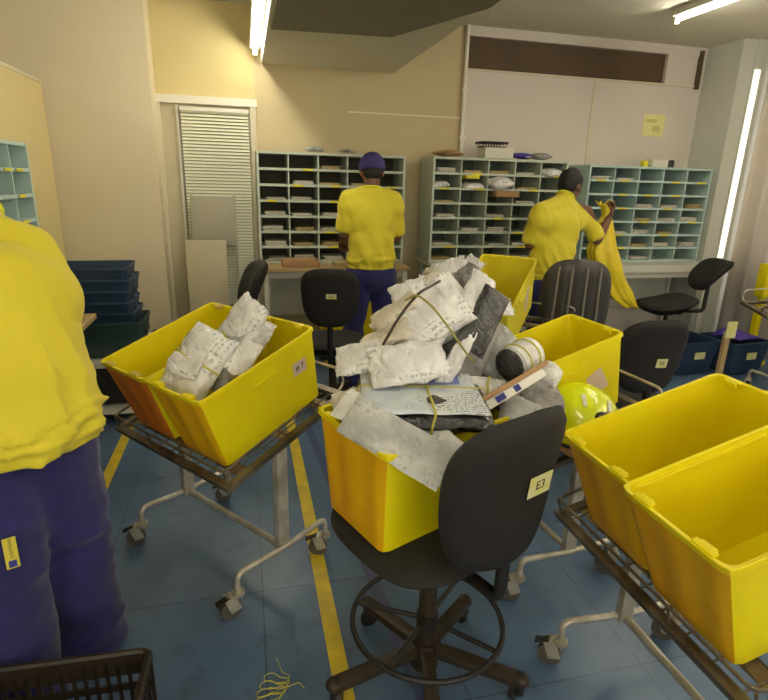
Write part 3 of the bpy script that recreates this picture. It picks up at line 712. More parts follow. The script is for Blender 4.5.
def office_chair(label, seat_z=.48, back_w=.42, back_h=.40, back_z=.80, back_y=-.25, ring=False, ribs=False, recline=.12, sticker=None, back_m='black_fabric', base_rot=0, seat_w=.48, seat_d=.46, taper=.15, backspin=0, offx=0, legm='brown_metal', seat_tilt=0):
    """faces +y: back at -y"""
    t = thing('office_chair', label, 'chair', group='office swivel chairs')
    s = backmesh(seat_w, seat_d, .07, curve=.0, pw=3.4); s.xf(Matrix.Translation((0, .02, seat_z-.035)) @ Matrix.Rotation(-seat_tilt, 4, 'X') @ Matrix.Rotation(-PI/2, 4, 'X'))
    s.build('seat', 'black_fabric', t, True, 60)
    s = backmesh(seat_w*.86, seat_d*.86, .05, curve=.0, pw=3.); s.xf(Matrix.Translation((0, .02, seat_z-.075)) @ Matrix.Rotation(-seat_tilt, 4, 'X') @ Matrix.Rotation(-PI/2, 4, 'X'))
    s.build('seat_shell', 'black_plastic', t, True, 60)
    bk = backmesh(back_w, back_h, .075, ribs=ribs, taper=taper, pw=3.0)
    mB = Matrix.Translation((offx, back_y, back_z)) @ Matrix.Rotation(backspin, 4, 'Z') @ Matrix.Rotation(recline, 4, 'X')
    bk.xf(mB); back = bk.build('backrest', back_m, t, True, 60)
    if sticker:
        sx, sz, w, h, txt = sticker
        mw = mB @ Matrix.Translation((sx, -.041+.04*(sx/(back_w/2))**2-.004, sz)) @ Matrix.Rotation(RAD(90), 4, 'X')
        sticker_on(back, mw, w, h, txt)
    if ribs:
        for k in (-.14, -.05, .05, .14):
            b = MB(); b.tube([mB @ Vector((k*(1-.08*q), -.045+.04*(k/(back_w/2))**2, -back_h*.42+back_h*.84*q)) for q in [i/8 for i in range(9)]], .008, 8); b.build('back_rib', 'grey_stripe', back)
    MB().tube(fillet([(0, -.02, seat_z-.10), (0, back_y*1.0, seat_z-.10), (offx, back_y+.0, seat_z-.02), (offx, back_y-.005, back_z-back_h*.2)], .06), .018, 10).build('back_support', 'black_plastic', t)
    MB().box((0, 0, seat_z-.105), (.16, .2, .035), bev=.01).build('tilt_mechanism', 'black_plastic', t)
    b = MB(); b.cyl((0, 0, (seat_z-.1+.12)/2+.04), .018, seat_z-.28); b.cyl((0, 0, .12+(seat_z-.12)*.28), .028, (seat_z-.12)*.5); b.build('gas_column', legm, t)
    b = MB(); b.cyl((0, 0, .105), .045, .09, seg=24, r2=.034); b.build('hub', legm, t)
    for k in range(5):
        a = base_rot+k*2*PI/5; d = Vector((math.cos(a), math.sin(a), 0))
        b = MB(); b.box((0, 0, 0), (.27, .046, .032), bev=.008); b.xf(Matrix.Translation(d*.165+Vector((0, 0, .10))) @ Matrix.Rotation(a, 4, 'Z') @ Matrix.Rotation(RAD(9), 4, 'Y'))
        b.ball(d*.305+Vector((0, 0, .082)), (.026, .026, .02))
        l = b.build('leg', legm, t)
        c = MB(); c.cyl((0, 0, 0), .03, .016, (PI/2, 0, 0)); c.xf(Matrix.Translation(d*.30+Vector((0, 0, .030))) @ Matrix.Rotation(a+1.1, 4, 'Z') @ Matrix.Translation((0, .014, 0)))
        c.seg(d*.30+Vector((0, 0, .03)), d*.30+Vector((0, 0, .07)), .018); c.build('caster', 'black_plastic', l)
    if ring:
        b = MB(); b.tube([(.235*math.cos(a*PI/24), .235*math.sin(a*PI/24), .235) for a in range(48)], .0085, 10, True)
        b.cyl((0, 0, .235), .034, .05)
        for k in range(4):
            a = RAD(20)+k*PI/2+.3*(k == 1); b.seg((.03*math.cos(a), .03*math.sin(a), .235), (.235*math.cos(a), .235*math.sin(a), .235), .008)
        b.build('foot_ring', 'black_plastic', t)
    return t
c = office_chair('black swivel chair with foot ring holding the crate and mail pile in the foreground', seat_z=.60, back_w=.44, back_h=.44, back_z=.83, back_y=-.27, ring=True, sticker=(.055, .02, .085, .06, 'E3'), base_rot=RAD(20), seat_w=.52, seat_d=.50, recline=.10)
c.location = (.50, 1.35, 0); c.rotation_euler = (0, 0, RAD(23.5))
CH1 = c
c = office_chair('black swivel chair with a small sticker, standing beside the capped worker', seat_z=.50, back_w=.40, back_h=.38, back_z=.84, sticker=(.01, .02, .065, .032, 'CDD'), recline=.08); c.location = (.545, 3.66, 0); c.rotation_euler = (0, 0, RAD(-12))
c = office_chair('black swivel chair seen edge-on behind the left cart', seat_z=.50, back_w=.42, back_h=.40, back_z=.84, recline=.35); c.location = (-.22, 3.75, 0); c.rotation_euler = (0, 0, RAD(100))
c = office_chair('tall chair with a dark ribbed back in front of the worker holding a yellow bag', seat_z=.50, back_w=.46, back_h=.62, back_z=.80, ribs=True, back_m='dark_grey', recline=.05, taper=.05); c.location = (2.16, 3.40, 0); c.rotation_euler = (0, 0, RAD(-22))
c = office_chair('black swivel chair with a yellow-green sticker behind the right cart', seat_z=.48, back_w=.42, back_h=.42, back_z=.76, sticker=(.03, -.02, .06, .05, 'E8'), recline=.15); c.location = (2.03, 2.58, -.04); c.rotation_euler = (0, 0, RAD(-4))
c = office_chair('black swivel chair turned sideways under the right-hand pigeonhole rack', seat_z=.60, back_w=.40, back_h=.36, back_z=.84, recline=.75, back_y=-.34, seat_tilt=.2); c.location = (3.66, 4.16, 0); c.rotation_euler = (0, 0, RAD(80))

# ------------------------------------------------------------------ pigeonhole racks
def rack(label, x0, x1, yf, z0, z1, cols, rows, depth, fm, im, labels, desk_label, sidex=None, rot=None, name='pigeonhole_rack'):
    t = thing(name, label, 'shelf rack', (x0, yf, 0)); w = x1-x0; th = .019; cw = (w-th)/cols; rh = (z1-z0-th)/rows
    for k, x in enumerate((th/2, w-th/2)): MB().box((x, depth/2, (z0+z1)/2), (th, depth, z1-z0)).build('side_panel', fm, t, False)
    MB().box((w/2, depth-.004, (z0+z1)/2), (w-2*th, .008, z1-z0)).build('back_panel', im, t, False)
    for r in range(rows+1):
        s = MB().box((w/2, depth/2, z0+th/2+r*rh), (w-2*th-.001, depth-.01, th)).build('shelf', fm, t, False)
        if 0 < r < rows:
            for cidx in range(cols):
                if random.random() < labels:
                    q = MB().box((th+cw*(cidx+random.uniform(.25, .7)), -.002, z0+th/2+r*rh), (cw*.35, .003, th*.8)).build('label_strip', 'tag_yellow', s, False); q['label'] = 'yellow slot label'
    for k in range(1, cols):
        MB().box((th/2+k*cw, depth/2+.002, (z0+z1)/2), (.010, depth-.012, z1-z0-2*th)).build('divider', fm, t, False)
    return t, cw, rh, th
ORD = ['top', 'second', 'third', 'fourth', 'fifth', 'sixth', 'bottom']
def letters(x, y, z, w, d, h, label, group, m, tilt=0):
    b = MB(); n = max(2, int(h/.006))
    for i in range(n):
        b.box((random.uniform(-.01, .01), random.uniform(-.008, .008), (i+.5)*h/n), (w*random.uniform(.85, 1), d, h/n*.8), (0, 0, random.uniform(-.08, .08)))
    o = b.build('letter_stack', m, None, False); o.location = (x, y, z); o.rotation_euler = (0, tilt, 0); return tag(o, label, 'letters', group)
M['card_w'] = mat('off_white_letters', (214, 208, 190), .6, var=.1, vscale=40)
M['card_y'] = mat('tan_letters', (188, 166, 110), .6, var=.15, vscale=40)
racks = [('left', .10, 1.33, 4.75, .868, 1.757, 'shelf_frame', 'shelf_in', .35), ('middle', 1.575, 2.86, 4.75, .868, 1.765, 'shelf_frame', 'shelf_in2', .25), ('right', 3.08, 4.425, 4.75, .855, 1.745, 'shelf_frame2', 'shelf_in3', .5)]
fills = {'left': {(3, 0): 1, (3, 1): 1, (3, 2): 1, (4, 0): 2, (4, 1): 1, (4, 2): 1, (5, 0): 2, (5, 1): 1, (5, 2): 1, (6, 0): 1, (6, 1): 2, (6, 2): 2, (1, 3): 1, (2, 1): 1, (2, 0): 1, (0, 2): 1, (1, 1): 1, (1, 2): 1},
         'middle': {(0, 0): 2, (0, 1): 1, (0, 2): 1, (0, 3): 1, (1, 3): 1, (2, 3): 1, (3, 2): 1, (3, 0): 1, (4, 2): 2, (4, 1): 1, (5, 2): 1, (6, 0): 1, (6, 3): 1, (5, 3): 1, (2, 0): 1, (5, 0): 1},
         'right': {(0, 1): 1, (2, 2): 1, (2, 4): 2, (3, 2): 1, (3, 3): 1, (3, 4): 2, (4, 1): 1, (4, 2): 2, (4, 3): 1, (5, 2): 1, (5, 3): 2, (5, 4): 2, (2, 3): 1, (0, 0): 1, (6, 2): 1}}
COLN = ['leftmost', 'second', 'middle', 'fourth', 'rightmost']
for nm, x0, x1, yf, z0, z1, fm, im, lb in racks:
    dpt = .36
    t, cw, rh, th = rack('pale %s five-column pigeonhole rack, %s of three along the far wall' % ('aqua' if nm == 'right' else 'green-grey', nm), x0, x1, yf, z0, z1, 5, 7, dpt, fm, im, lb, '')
    for (r, cidx), amt in fills[nm].items():
        zz = z0+th+(6-r)*rh+.001; h = .016*amt+random.uniform(0, .015)
        letters(x0+th/2+cw*(cidx+.5)+random.uniform(-.02, .02), yf+.14, zz, cw*.72, .22, h, 'letters lying in the %s row, %s column of the %s pigeonhole rack' % (ORD[r], COLN[cidx], nm), 'letters in the pigeonholes', random.choice(['card_w', 'card_w', 'card_y']))
# bulkier things in the middle rack
GS = 'mailers stuffed in the pigeonholes'
for i, (px, py, Y, sz, m, lab) in enumerate(((440, 184, 4.84, (.16, .1, .05), 'mail_white', 'white mailer in the second row of the middle pigeonhole rack'), (472, 186, 4.82, (.20, .12, .06), 'mail_white', 'white bulging mailer in the second row beside the brown box of the middle rack'),
        (500, 183, 4.76, (.22, .15, .10), 'mail_white', 'large white mailer spilling out at the centre of the middle rack'), (552, 173, 4.80, (.22, .14, .07), 'mail_white', 'white mailer in the top row at the right end of the middle rack'))):
    mailbag('poly_mailer', lab, 'mailer', wpix(px, py, Y), sz, frame((0, -.25, 1), up=(0, 1, 0), spin=.12*i), m, 60+i, .012, GS)
tag(MB().box(wpix(503, 194, 4.80), (.22, .2, .05), bev=.004).build('carton', 'kraft'), 'flat brown carton under the large white mailer of the middle rack', 'box')
tag(MB().box(wpix(470, 177, 4.79), (.12, .15, .03), bev=.003).build('yellow_envelope', 'tag_yellow'), 'small yellow packet in the second row of the middle rack', 'packet')
# desks
def desk(label, x0, x1, yf, yb, z, topm, legm='white_lam', th=.03, apron=0):
    t = thing('sorting_desk', label, 'desk', ((x0+x1)/2, (yf+yb)/2, 0), 0, 'desks under the pigeonhole racks'); w = x1-x0; d = yb-yf
    MB().box((0, 0, z-th/2), (w, d, th), bev=.003).build('desk_top', topm, t, False)
    for sx in (-1, 1):
        for sy in (-1, 1): MB().box((sx*(w/2-.04), sy*(d/2-.05), (z-th)/2), (.04, .04, z-th)).build('leg', legm, t, False)
    MB().box((0, d/2-.04, z*.62), (w-.1, .015, z*.45)).build('modesty_panel', legm, t, False)
    MB().box((0, -d/2+.05, z-th-.03), (w-.1, .02, .05)).build('apron', legm, t, False)
    return t
desk('white-legged desk with a tan top under the left pigeonhole rack', .10, 1.33, 4.48, 5.13, .866, 'wood')
desk('pale desk under the middle pigeonhole rack', 1.57, 2.87, 4.48, 5.11, .866, 'white_lam', 'shelf_frame')
desk('white desk with a thick edge under the right pigeonhole rack', 3.06, 4.44, 4.52, 5.11, .853, 'white_lam', th=.07)
tag(MB().box((.42, 4.60, .89), (.30, .20, .045), bev=.004).box((.42, 4.60, .918), (.26, .17, .01)).build('open_carton', 'kraft'), 'flat tan carton on the desk in front of the left pigeonhole rack', 'box')
tag(MB().box((.82, 4.58, .885), (.26, .16, .035), bev=.004).build('kraft_envelope_stack', 'card_y'), 'stack of tan envelopes on the desk behind the capped worker', 'envelopes')
# on top of the racks
def zt(px, Y=4.92): return Y
tag(MB().box((2.2, 4.9, 1.815), (.27, .18, .09), bev=.004).build('storage_box', 'white_lam'), 'low white box on top of the middle pigeonhole rack', 'box')
t = thing('wire_basket', 'black basket resting above the white box on the middle rack', 'basket', (2.16, 4.9, 1.862))
b = MB(); b.tube(fillet([(-.13, -.08, .04), (.13, -.08, .04), (.13, .08, .04), (-.13, .08, .04), (-.13, -.08, .04)], .03)[:-1], .008, 8, True); b.build('rim', 'black_plastic', t)
b = MB()
for i in range(9): b.seg((-.12+.03*i, -.08, .04), (-.10+.025*i, -.06, .004), .003, n=6); b.seg((-.12+.03*i, .08, .04), (-.10+.025*i, .06, .004), .003, n=6)
b.box((0, 0, .004), (.22, .13, .006)); b.build('basket_wires', 'black_plastic', t)
for i, (x, s, m, lab) in enumerate(((2.45, (.2, .14, .05), 'purple', 'purple packet on top of the middle rack'), (2.62, (.22, .15, .05), 'mail_grey', 'grey mailer on top of the right end of the middle rack'), (2.52, (.18, .12, .035), 'mail_clear', 'cloudy mailer between the purple packet and the grey mailer'), (1.75, (.3, .16, .045), 'kraft', 'brown crumpled packet on top of the left end of the middle rack'), (.58, (.16, .1, .04), 'mail_clear', 'clear crumpled packet on top of the left rack'), (.85, (.16, .1, .035), 'mail_cream', 'cream crumpled packet on top of the left rack'))):
    mailbag('packet', lab, 'packet', (x, 4.88, (1.765 if x > 1.5 else 1.757)+s[2]/2+.012), s, (0, 0, .2*i), m, 80+i, .012, None)
tag(MB().box((3.72, 4.85, 1.775), (.05, .05, .055), bev=.004).build('glue_bottle', 'tag_yellow'), 'small yellow pot on top of the right rack', 'pot')
tag(MB().box((3.86, 4.85, 1.78), (.17, .1, .068), bev=.004).build('tissue_box', 'white_lam'), 'small white box on top of the right rack', 'box')
tag(MB().cyl((4.0, 4.85, 1.78), .04, .07).cyl((4.0, 4.85, 1.785), .042, .01).build('tape_roll', 'black_plastic'), 'black round pot beside the white box on the right rack', 'pot')
# yellow notice
t = tag(MB().box((3.97, YW-.024, 2.15), (.24, .003, .20)).build('notice', mat('pale_yellow_paper', (232, 226, 150), .5), None, False), 'pale yellow notice taped high on the white wall', 'notice')
MB().box((3.94, YW-.027, 2.19), (.12, .001, .03)).box((4.0, YW-.027, 2.12), (.08, .001, .05)).build('notice_print', mat('faint_print', (206, 200, 120), .5), t, False)

# left rack and desk by the bending worker
t = thing('sorting_desk', 'tan-topped desk along the left partition beside the bending worker', 'desk', (-1.14, 2.45, 0))
MB().box((0, 0, .735), (.49, 2.2, .03), bev=.003).build('desk_top', 'wood', t, False)
for sx in (-1, 1):
    for sy in (-1, 1): MB().box((sx*.20, sy*.80, .36), (.035, .035, .72)).build('leg', 'wood', t, False)
r0 = rack('grey-green pigeonhole rack on the desk at the left edge of the picture', 0, 1.96, 0, .752, 1.70, 8, 7, .24, 'shelf_frame2', 'shelf_in3', .4, '')[0]
r0.location = (-1.15, 1.65, 0); r0.rotation_euler = (0, 0, RAD(90))

# ------------------------------------------------------------------ nested navy crates and black crate
def tote(label, W, L, H, m, group, wall='net', name='plastic_crate', t_=.03):
    """open crate: perforated walls built from bars"""
    t = thing(name, label, 'crate', group=group); th = .006
    def wall_bm(w, alongx, pos):
        b = MB(); n = int(w/.028); tp = t_
        for k in range(n+1):
            x = -w/2+w*k/n
            b.box((x, 0, H*.50), (.010, th, H*.86))
        b.box((0, 0, .02), (w, th, .04)); b.box((0, 0, H*.36), (w, th, .022)); b.box((0, 0, H*.66), (w, th, .022)); b.box((0, 0, H*.90), (w, th, H*.2))
        for k in range(n):
            for zz in (.74, .79):
                pass
        m4 = Matrix.Rotation(0 if alongx else PI/2, 4, 'Z'); m4 = Matrix.Translation(pos) @ m4
        b.xf(m4); return b
    for s in (-1, 1):
        wall_bm(L, True, (0, s*(W/2-.01), 0)).build('side', m, t, False)
        wall_bm(W-.03, False, (s*(L/2-.01), 0, 0)).build('end', m, t, False)
    MB().box((0, 0, .004), (L-.02, W-.02, .008)).build('bottom', m, t, False)
    MB().tube(fillet([(-L/2, -W/2, H), (L/2, -W/2, H), (L/2, W/2, H), (-L/2, W/2, H), (-L/2, -W/2, H)], .03)[1:-1], .011, 8, True).build('rim', m, t)
    return t
BK = tote('black perforated crate on the floor at the bottom left corner', .44, .62, .30, 'black_net', None); BK.location = (-.625, 1.12, 0); BK.rotation_euler = (0, 0, RAD(-2))
def solid_tote(label, W, L, H, m, group):
    t = thing('plastic_crate', label, 'crate', group=group)
    crate_mesh(W, L, H, .03).build('body', m, t, True, 35)
    for sy in (-1, 1): MB().box((0, sy*(L/2+.004), H*.62), (W*.4, .006, H*.14), bev=.002).build('grip', m, t)
    return t
GN = 'navy crates nested in a stack'
pos = ['topmost', 'second from the top', 'third from the top', 'fourth from the top', 'lowest']
for i in range(5):
    z = .97-.075*i-.20
    o = solid_tote('navy crate in the nested stack by the cream column, %s' % pos[i], .36, .46, .20, 'navy_plastic', GN)
    o.location = (-.99+.01*random.uniform(-1, 1), 4.05+.015*random.uniform(-1, 1), z); o.rotation_euler = (RAD(0), RAD(0), RAD(90+random.uniform(-3, 3)))
o = solid_tote('dark teal crate beneath the navy stack, on the low trolley', .36, .46, .22, 'teal_plastic', None); o.location = (-.90, 3.83, .44); o.rotation_euler = (0, 0, RAD(90))
t = thing('low_trolley', 'dark low trolley with white shelf edges under the stacked crates', 'trolley', (-.93, 3.93, 0))
for z in (.10, .41):
    MB().box((0, 0, z), (.52, .72, .03)).build('shelf', 'white_lam', t, False)
for sx in (-1, 1):
    for sy in (-1, 1): MB().box((sx*.24, sy*.34, .245), (.03, .03, .41)).build('leg', 'black_plastic', t, False)
    for sy in (-1, 1): MB().cyl((sx*.22, sy*.32, .035), .035, .02, (PI/2, 0, 0)).build('wheel', 'rubber', t)
tag(MB().box((-.93, 3.9, .26), (.4, .5, .26), bev=.01).build('storage_bin', 'black_plastic'), 'black closed bin on the lower shelf of the low trolley', 'bin')
o = tote('navy mesh crate on the floor just behind the bending worker', .34, .44, .26, 'navy_plastic', None); o.location = (-.90, 2.42, 0); o.rotation_euler = (0, 0, RAD(90))
# blue crates at far right
for i, (x, y, rz, lab) in enumerate(((3.74, 3.98, 4, 'navy crate with a yellow label standing left of the pair at far right'), (4.20, 3.90, 4, 'navy crate with a pale label under the purple cloth at far right'))):
    o = solid_tote(lab, .38, .42, .28, 'navy_plastic', None); o.location = (x, y, .02); o.rotation_euler = (0, 0, RAD(rz+90))
    s = MB().box((-.19, 0.0, .16), (.004, .11, .06)).build('label_card', 'sticker', o, False)
mailbag('cloth', 'purple cloth lying on the right navy crate at far right', 'cloth', (4.20, 3.90, .325), (.34, .26, .06), (0, 0, .3), 'purple', 91, .025)
t = thing('sign_post', 'tan wooden post with a yellow-green tag before the navy crates at far right', 'post', (3.60, 3.42, 0))
MB().box((0, 0, .25), (.045, .03, .50)).build('post', 'wood', t, False)
MB().box((0, 0, .02), (.16, .16, .04)).build('base', 'wood', t, False)
MB().box((0.01, -.02, .52), (.09, .01, .13)).build('tag', 'sticker', t, False)
tag(MB().box((4.56, 4.05, .78), (.10, .1, .30), bev=.01).box((4.56, 4.05, .36), (.05, .05, .70)).box((4.56, 4.05, .02), (.2, .2, .04)).build('yellow_sign', 'crate'), 'yellow box on a stand at the far right edge against the curtain', 'sign')

# helmet
t = thing('helmet', 'neon yellow helmet lying between the mail pile and the right cart', 'helmet', tuple(wpix(578, 417, 1.63)), RAD(-20))
b = MB(); b.ball((0, 0, 0), (.138, .158, .122), n=32)
bmesh.ops.bisect_plane(b.b, geom=b.b.verts[:]+b.b.edges[:]+b.b.faces[:], plane_co=(0, 0, -.06), plane_no=(0, 0, 1), clear_inner=True)
o = b.build('shell', 'helmet', t); md = o.modifiers.new('s', 'SOLIDIFY'); md.thickness = .012
MB().tube([(.122*.98*math.cos(a*PI/24), .139*.98*math.sin(a*PI/24), -.060) for a in range(48)], .008, 8, True).build('rim', 'black_plastic', t)
MB().ball((.045, -.125, .055), (.030, .020, .022), (.5, 0, .2)).build('front_vent', 'visor', t)
MB().box((-.01, -.088, .100), (.014, .055, .006), (.5, 0, 0), .002).build('reflector', 'trim_white', t)
MB().box((.075, -.085, .080), (.014, .055, .006), (.45, .45, 0), .002).build('reflector', 'trim_white', t)
hc = wpix(578, 417, 1.63)
tag(MB().box((hc.x, hc.y, hc.z-.095), (.22, .20, .035), rot=(TILT*.2, TILT*.7, .2), bev=.008).build('flat_carton', 'kraft'), 'flat tan carton on the middle cart, under the neon helmet', 'box')
# twine on floor
pts = []
for k in range(60):
    a = k*.42; r = .035+.012*math.sin(k*.9)
    pts.append((.0+r*math.cos(a)+.0006*k, 1.36+r*.7*math.sin(a)+.0015*k, .006+.003*math.sin(k*1.3)))
pts += [(.05, 1.46, .006), (.035, 1.52, .006)]
pts2 = [(.03, 1.42, .005), (.06, 1.40, .005), (.10, 1.41, .005), (.115, 1.385, .005)]
tag(MB().tube(pts, .0014, 5).tube(pts2, .0014, 5).build('twine', 'twine'), 'loose tangle of yellow twine on the floor at the bottom', 'twine')
# ------------------------------------------------------------------ people
def voxelize(mb, vox, smooth=6, fac=.5):
    me = bpy.data.meshes.new('v'); bmesh.ops.recalc_face_normals(mb.b, faces=mb.b.faces[:]); mb.b.to_mesh(me); mb.b.free()
    o = bpy.data.objects.new('v', me); COL.objects.link(o)
    r = o.modifiers.new('r', 'REMESH'); r.mode = 'VOXEL'; r.voxel_size = vox
    s = o.modifiers.new('s', 'SMOOTH'); s.iterations = smooth; s.factor = fac
    dg = bpy.context.evaluated_depsgraph_get(); out = bpy.data.meshes.new_from_object(o.evaluated_get(dg))
    bpy.data.objects.remove(o); b = MB(); b.b.from_mesh(out); return b
def wrinkle(b, amp, seed, zdir=(0, 0, 1), f=7, loose=None):
    """cloth folds: ridged noise stretched across the body, stronger where loose(z) says"""
    b.b.normal_update(); so = Vector((seed, seed*2.3, seed*.7))
    for v in b.b.verts:
        p = v.co; k = loose(p) if loose else 1
        n1 = noise.noise(Vector((p.x*f*.5, p.y*f*.5, p.z*f*1.7))+so); n2 = noise.noise(Vector((p.x*f*1.2+p.z*f, p.y*f, p.z*f*1.6))+so*2)
        d = (1-abs(n1)*3.2)*.6+(1-abs(n2)*3)*.4+noise.noise(p*f*2.6+so)*.3
        v.co = p+v.normal*amp*k*d
def hand(b, wrist, d, n, curl=.5, side=1, sc=1.0, grip=False):
    """palm + five tapered fingers; d = along the hand, n = back of the hand, side = thumb side"""
    d = Vector(d).normalized(); n = Vector(n); n = (n-d*n.dot(d)).normalized(); s = d.cross(n).normalized()*side
    w = Vector(wrist); L = .085*sc
    for k in range(4):
        o = (k-1.5)*.019*sc
        b.cap(w+s*o*.6+d*.01, w+s*o+d*L, .015*sc, .0125*sc)
    fl = [(.040, .026, .020), (.046, .030, .022), (.043, .028, .021), (.033, .021, .018)]
    for k in range(4):
        o = (1.5-k)*.0205*sc; p = w+s*o+d*L; ang = curl*.5
        for j, l in enumerate(fl[k]):
            dd = (d*math.cos(ang)-n*math.sin(ang)); q = p+dd*l*sc; b.cap(p, q, (.0095-.0008*j)*sc, (.009-.0008*j)*sc, 10); p = q; ang += curl*(1.1 if j == 0 else .9)
    p = w+s*.026*sc+d*.025*sc; t1 = (s*.75+d*.75-n*.25*curl).normalized(); q = p+t1*.040*sc; b.cap(p, q, .014*sc, .011*sc, 10)
    t2 = (d*.9+s*.1-n*(.3+.8*curl)).normalized(); r = q+t2*.032*sc; b.cap(q, r, .011*sc, .0095*sc, 10); b.cap(r, r+(t2-n*.3).normalized()*.02*sc, .0095*sc, .0085*sc, 10)
def person(name, label, J, skin, cap=None, hair=True, seed=1, hem_z=.93, girth=1.0, sleeve=.92, wr=.008, collar=True):
    """J: world joints. f = facing (xy unit), hips, chest, neck, head, face dir, sh/el/wr/hip/kn/an for L and R"""
    root = thing(name, label, 'person', (J['hips'][0], J['hips'][1], 0)); off = Vector(root.location)
    V = {k: Vector(v)-(off if k not in ('f', 'face') else Vector()) for k, v in J.items() if len(v) == 3}
    f = V['f'].normalized(); rgt = Vector((f.y, -f.x, 0)); fd = V['face'].normalized(); hr = fd.cross(Vector((0, 0, 1))).normalized(); hu = hr.cross(fd)
    HM = Matrix((hr, fd, hu)).transposed().to_4x4()
    yaw = math.atan2(-f.x, f.y)
    # body
    b = MB(); H = V['head']
    def hp(x, y, z): return H+hr*x+fd*y+hu*z
    b.ball(H+hu*.02, (.077, .097, .100), HM, 24); b.ball(hp(0, .022, -.045), (.058, .072, .072), HM, 20); b.ball(hp(0, .052, -.088), (.030, .030, .024), HM)
    b.cap(hp(0, .088, .012), hp(0, .108, -.022), .009, .0135, 10); b.ball(hp(.011, .098, -.026), .008); b.ball(hp(-.011, .098, -.026), .008)
    b.ball(hp(0, .088, -.052), (.022, .010, .006), HM); b.ball(hp(0, .086, -.063), (.019, .010, .006), HM); b.ball(hp(0, .084, .032), (.05, .012, .010), HM)
    for s in (-1, 1):
        b.ball(hp(s*.040, .062, -.02), (.022, .02, .018), HM); b.ball(hp(s*.079, -.005, -.004), (.009, .020, .032), HM)
    b.cap(V['neck']-Vector((0, 0, .03)), hp(0, -.02, -.05), .060, .054)
    ch, hips = V['chest'], V['hips']
    RM = Matrix.Rotation(yaw, 4, 'Z'); g = girth
    b.ball(ch-Vector((0, 0, .02)), (.145*g, .095*g, .155), RM, 24); b.ball((ch+hips)/2, (.145*g, .105*g, .17), RM, 24); b.ball(hips, (.165*g, .115*g, .13), RM, 24)
    b.cap(V['shL'], V['shR'], .045); b.cap(V['neck']-Vector((0, 0, .035)), V['shL'], .04, .045); b.cap(V['neck']-Vector((0, 0, .035)), V['shR'], .04, .045)
    for s, sd in (('L', -1), ('R', 1)):
        b.cap(V['sh'+s], V['el'+s], .052, .040); b.cap(V['el'+s], V['el'+s]+(V['wr'+s]-V['el'+s])*.35, .040, .040); b.cap(V['el'+s]+(V['wr'+s]-V['el'+s])*.35, V['wr'+s], .040, .026)
        d = V.get('hd'+s, V['wr'+s]-V['el'+s]+off*0) if 'hd'+s not in J else Vector(J['hd'+s])
        nn = Vector(J.get('hn'+s, (0, 0, 1)))
        hand(b, V['wr'+s], d, nn, J.get('curl'+s, (.55, 0, 0))[0], -sd)
        b.cap(V['hip'+s], V['kn'+s], .082, .056); b.cap(V['kn'+s], V['an'+s], .056, .036)
        b.cap(V['an'+s], V['an'+s]+f*.12+Vector((0, 0, -.045)), .035, .028)
    body = voxelize(b, .0065, 3).build('body', skin, root, True, 0)
    # shirt
    hz = hem_z
    b = MB(); g2 = girth*J.get('sg', (1,))[0]
    b.ball(ch+Vector((0, 0, .01)), (.185*g2, .135*g2, .185), RM, 28); b.ball((ch*.62+hips*.38), (.178*g2, .135*g2, .17), RM, 28); b.ball((ch*.3+hips*.7)-f*.004, (.184*g2, .145*g2, .17), RM, 28); b.ball(hips+Vector((0, 0, -.02)), (.192*g2, .150*g2, .16), RM, 28)
    nb = V['neck']-Vector((0, 0, .035))
    b.cap(V['shL']-Vector((0, 0, .06)), V['shR']-Vector((0, 0, .06)), .088); b.cap(nb-Vector((0, 0, .05)), ch, .10, .125); b.cap(ch, hips, .130, .135)
    for s in 'LR':
        b.cap(V['sh'+s]-Vector((0, 0, .004)), V['sh'+s]*.5+ch*.5, .066, .10); b.cap(nb, V['sh'+s], .066, .066)
        e = V['sh'+s]+(V['el'+s]-V['sh'+s])*sleeve; b.ball(V['sh'+s], .068); b.seg(V['sh'+s], e, .068, .070, 18)
        if J.get('sl'+s):
            e2 = V['el'+s]+(V['wr'+s]-V['el'+s])*J['sl'+s][0]; b.ball(V['el'+s], .068); b.seg(V['el'+s], e2, .066, .056, 18)
    b.cap(nb-Vector((0, 0, .01)), nb+(V['neck']-nb)*.9, .080, .070)
    b = voxelize(b, .011, 16, .6)
    # long drapes over the back, gathered sideways folds just above the hem
    b.b.normal_update(); so = Vector((seed, seed*1.7, seed*.4))
    for v in b.b.verts:
        p = v.co; low = max(0, min(1, (ch.z+.02-p.z)/.25)); hem = max(0, 1-abs(p.z-(hz+.055))/.085)
        q = Vector((p.x*9+p.z*3.5, p.y*9-p.z*2, p.z*1.6))+so; n1 = noise.noise(q); n2 = noise.noise(q*2.1)
        d = wr*(.35+.9*low)*((1-min(1, abs(n1)*3.4))*.9+(1-min(1, abs(n2)*3))*.35-.35)
        h1 = noise.noise(Vector((p.x*3.2, p.y*3.2, p.z*22+2.5*noise.noise(p*5+so)))+so*2)
        v.co = p+v.normal*(d+hem*wr*1.5*(1-min(1, abs(h1)*3.2)-.3))
    bmesh.ops.bisect_plane(b.b, geom=b.b.verts[:]+b.b.edges[:]+b.b.faces[:], plane_co=(0, 0, hz), plane_no=(-f.x*.06, -f.y*.06, 1), clear_inner=True)
    bmesh.ops.bisect_plane(b.b, geom=b.b.verts[:]+b.b.edges[:]+b.b.faces[:], plane_co=V['neck']+(V['head']-V['neck']).normalized()*.004, plane_no=(V['head']-V['neck']).normalized(), clear_outer=True)
    sh = b.build('shirt', 'shirt', root, True, 0); md = sh.modifiers.new('s', 'SOLIDIFY'); md.thickness = .004
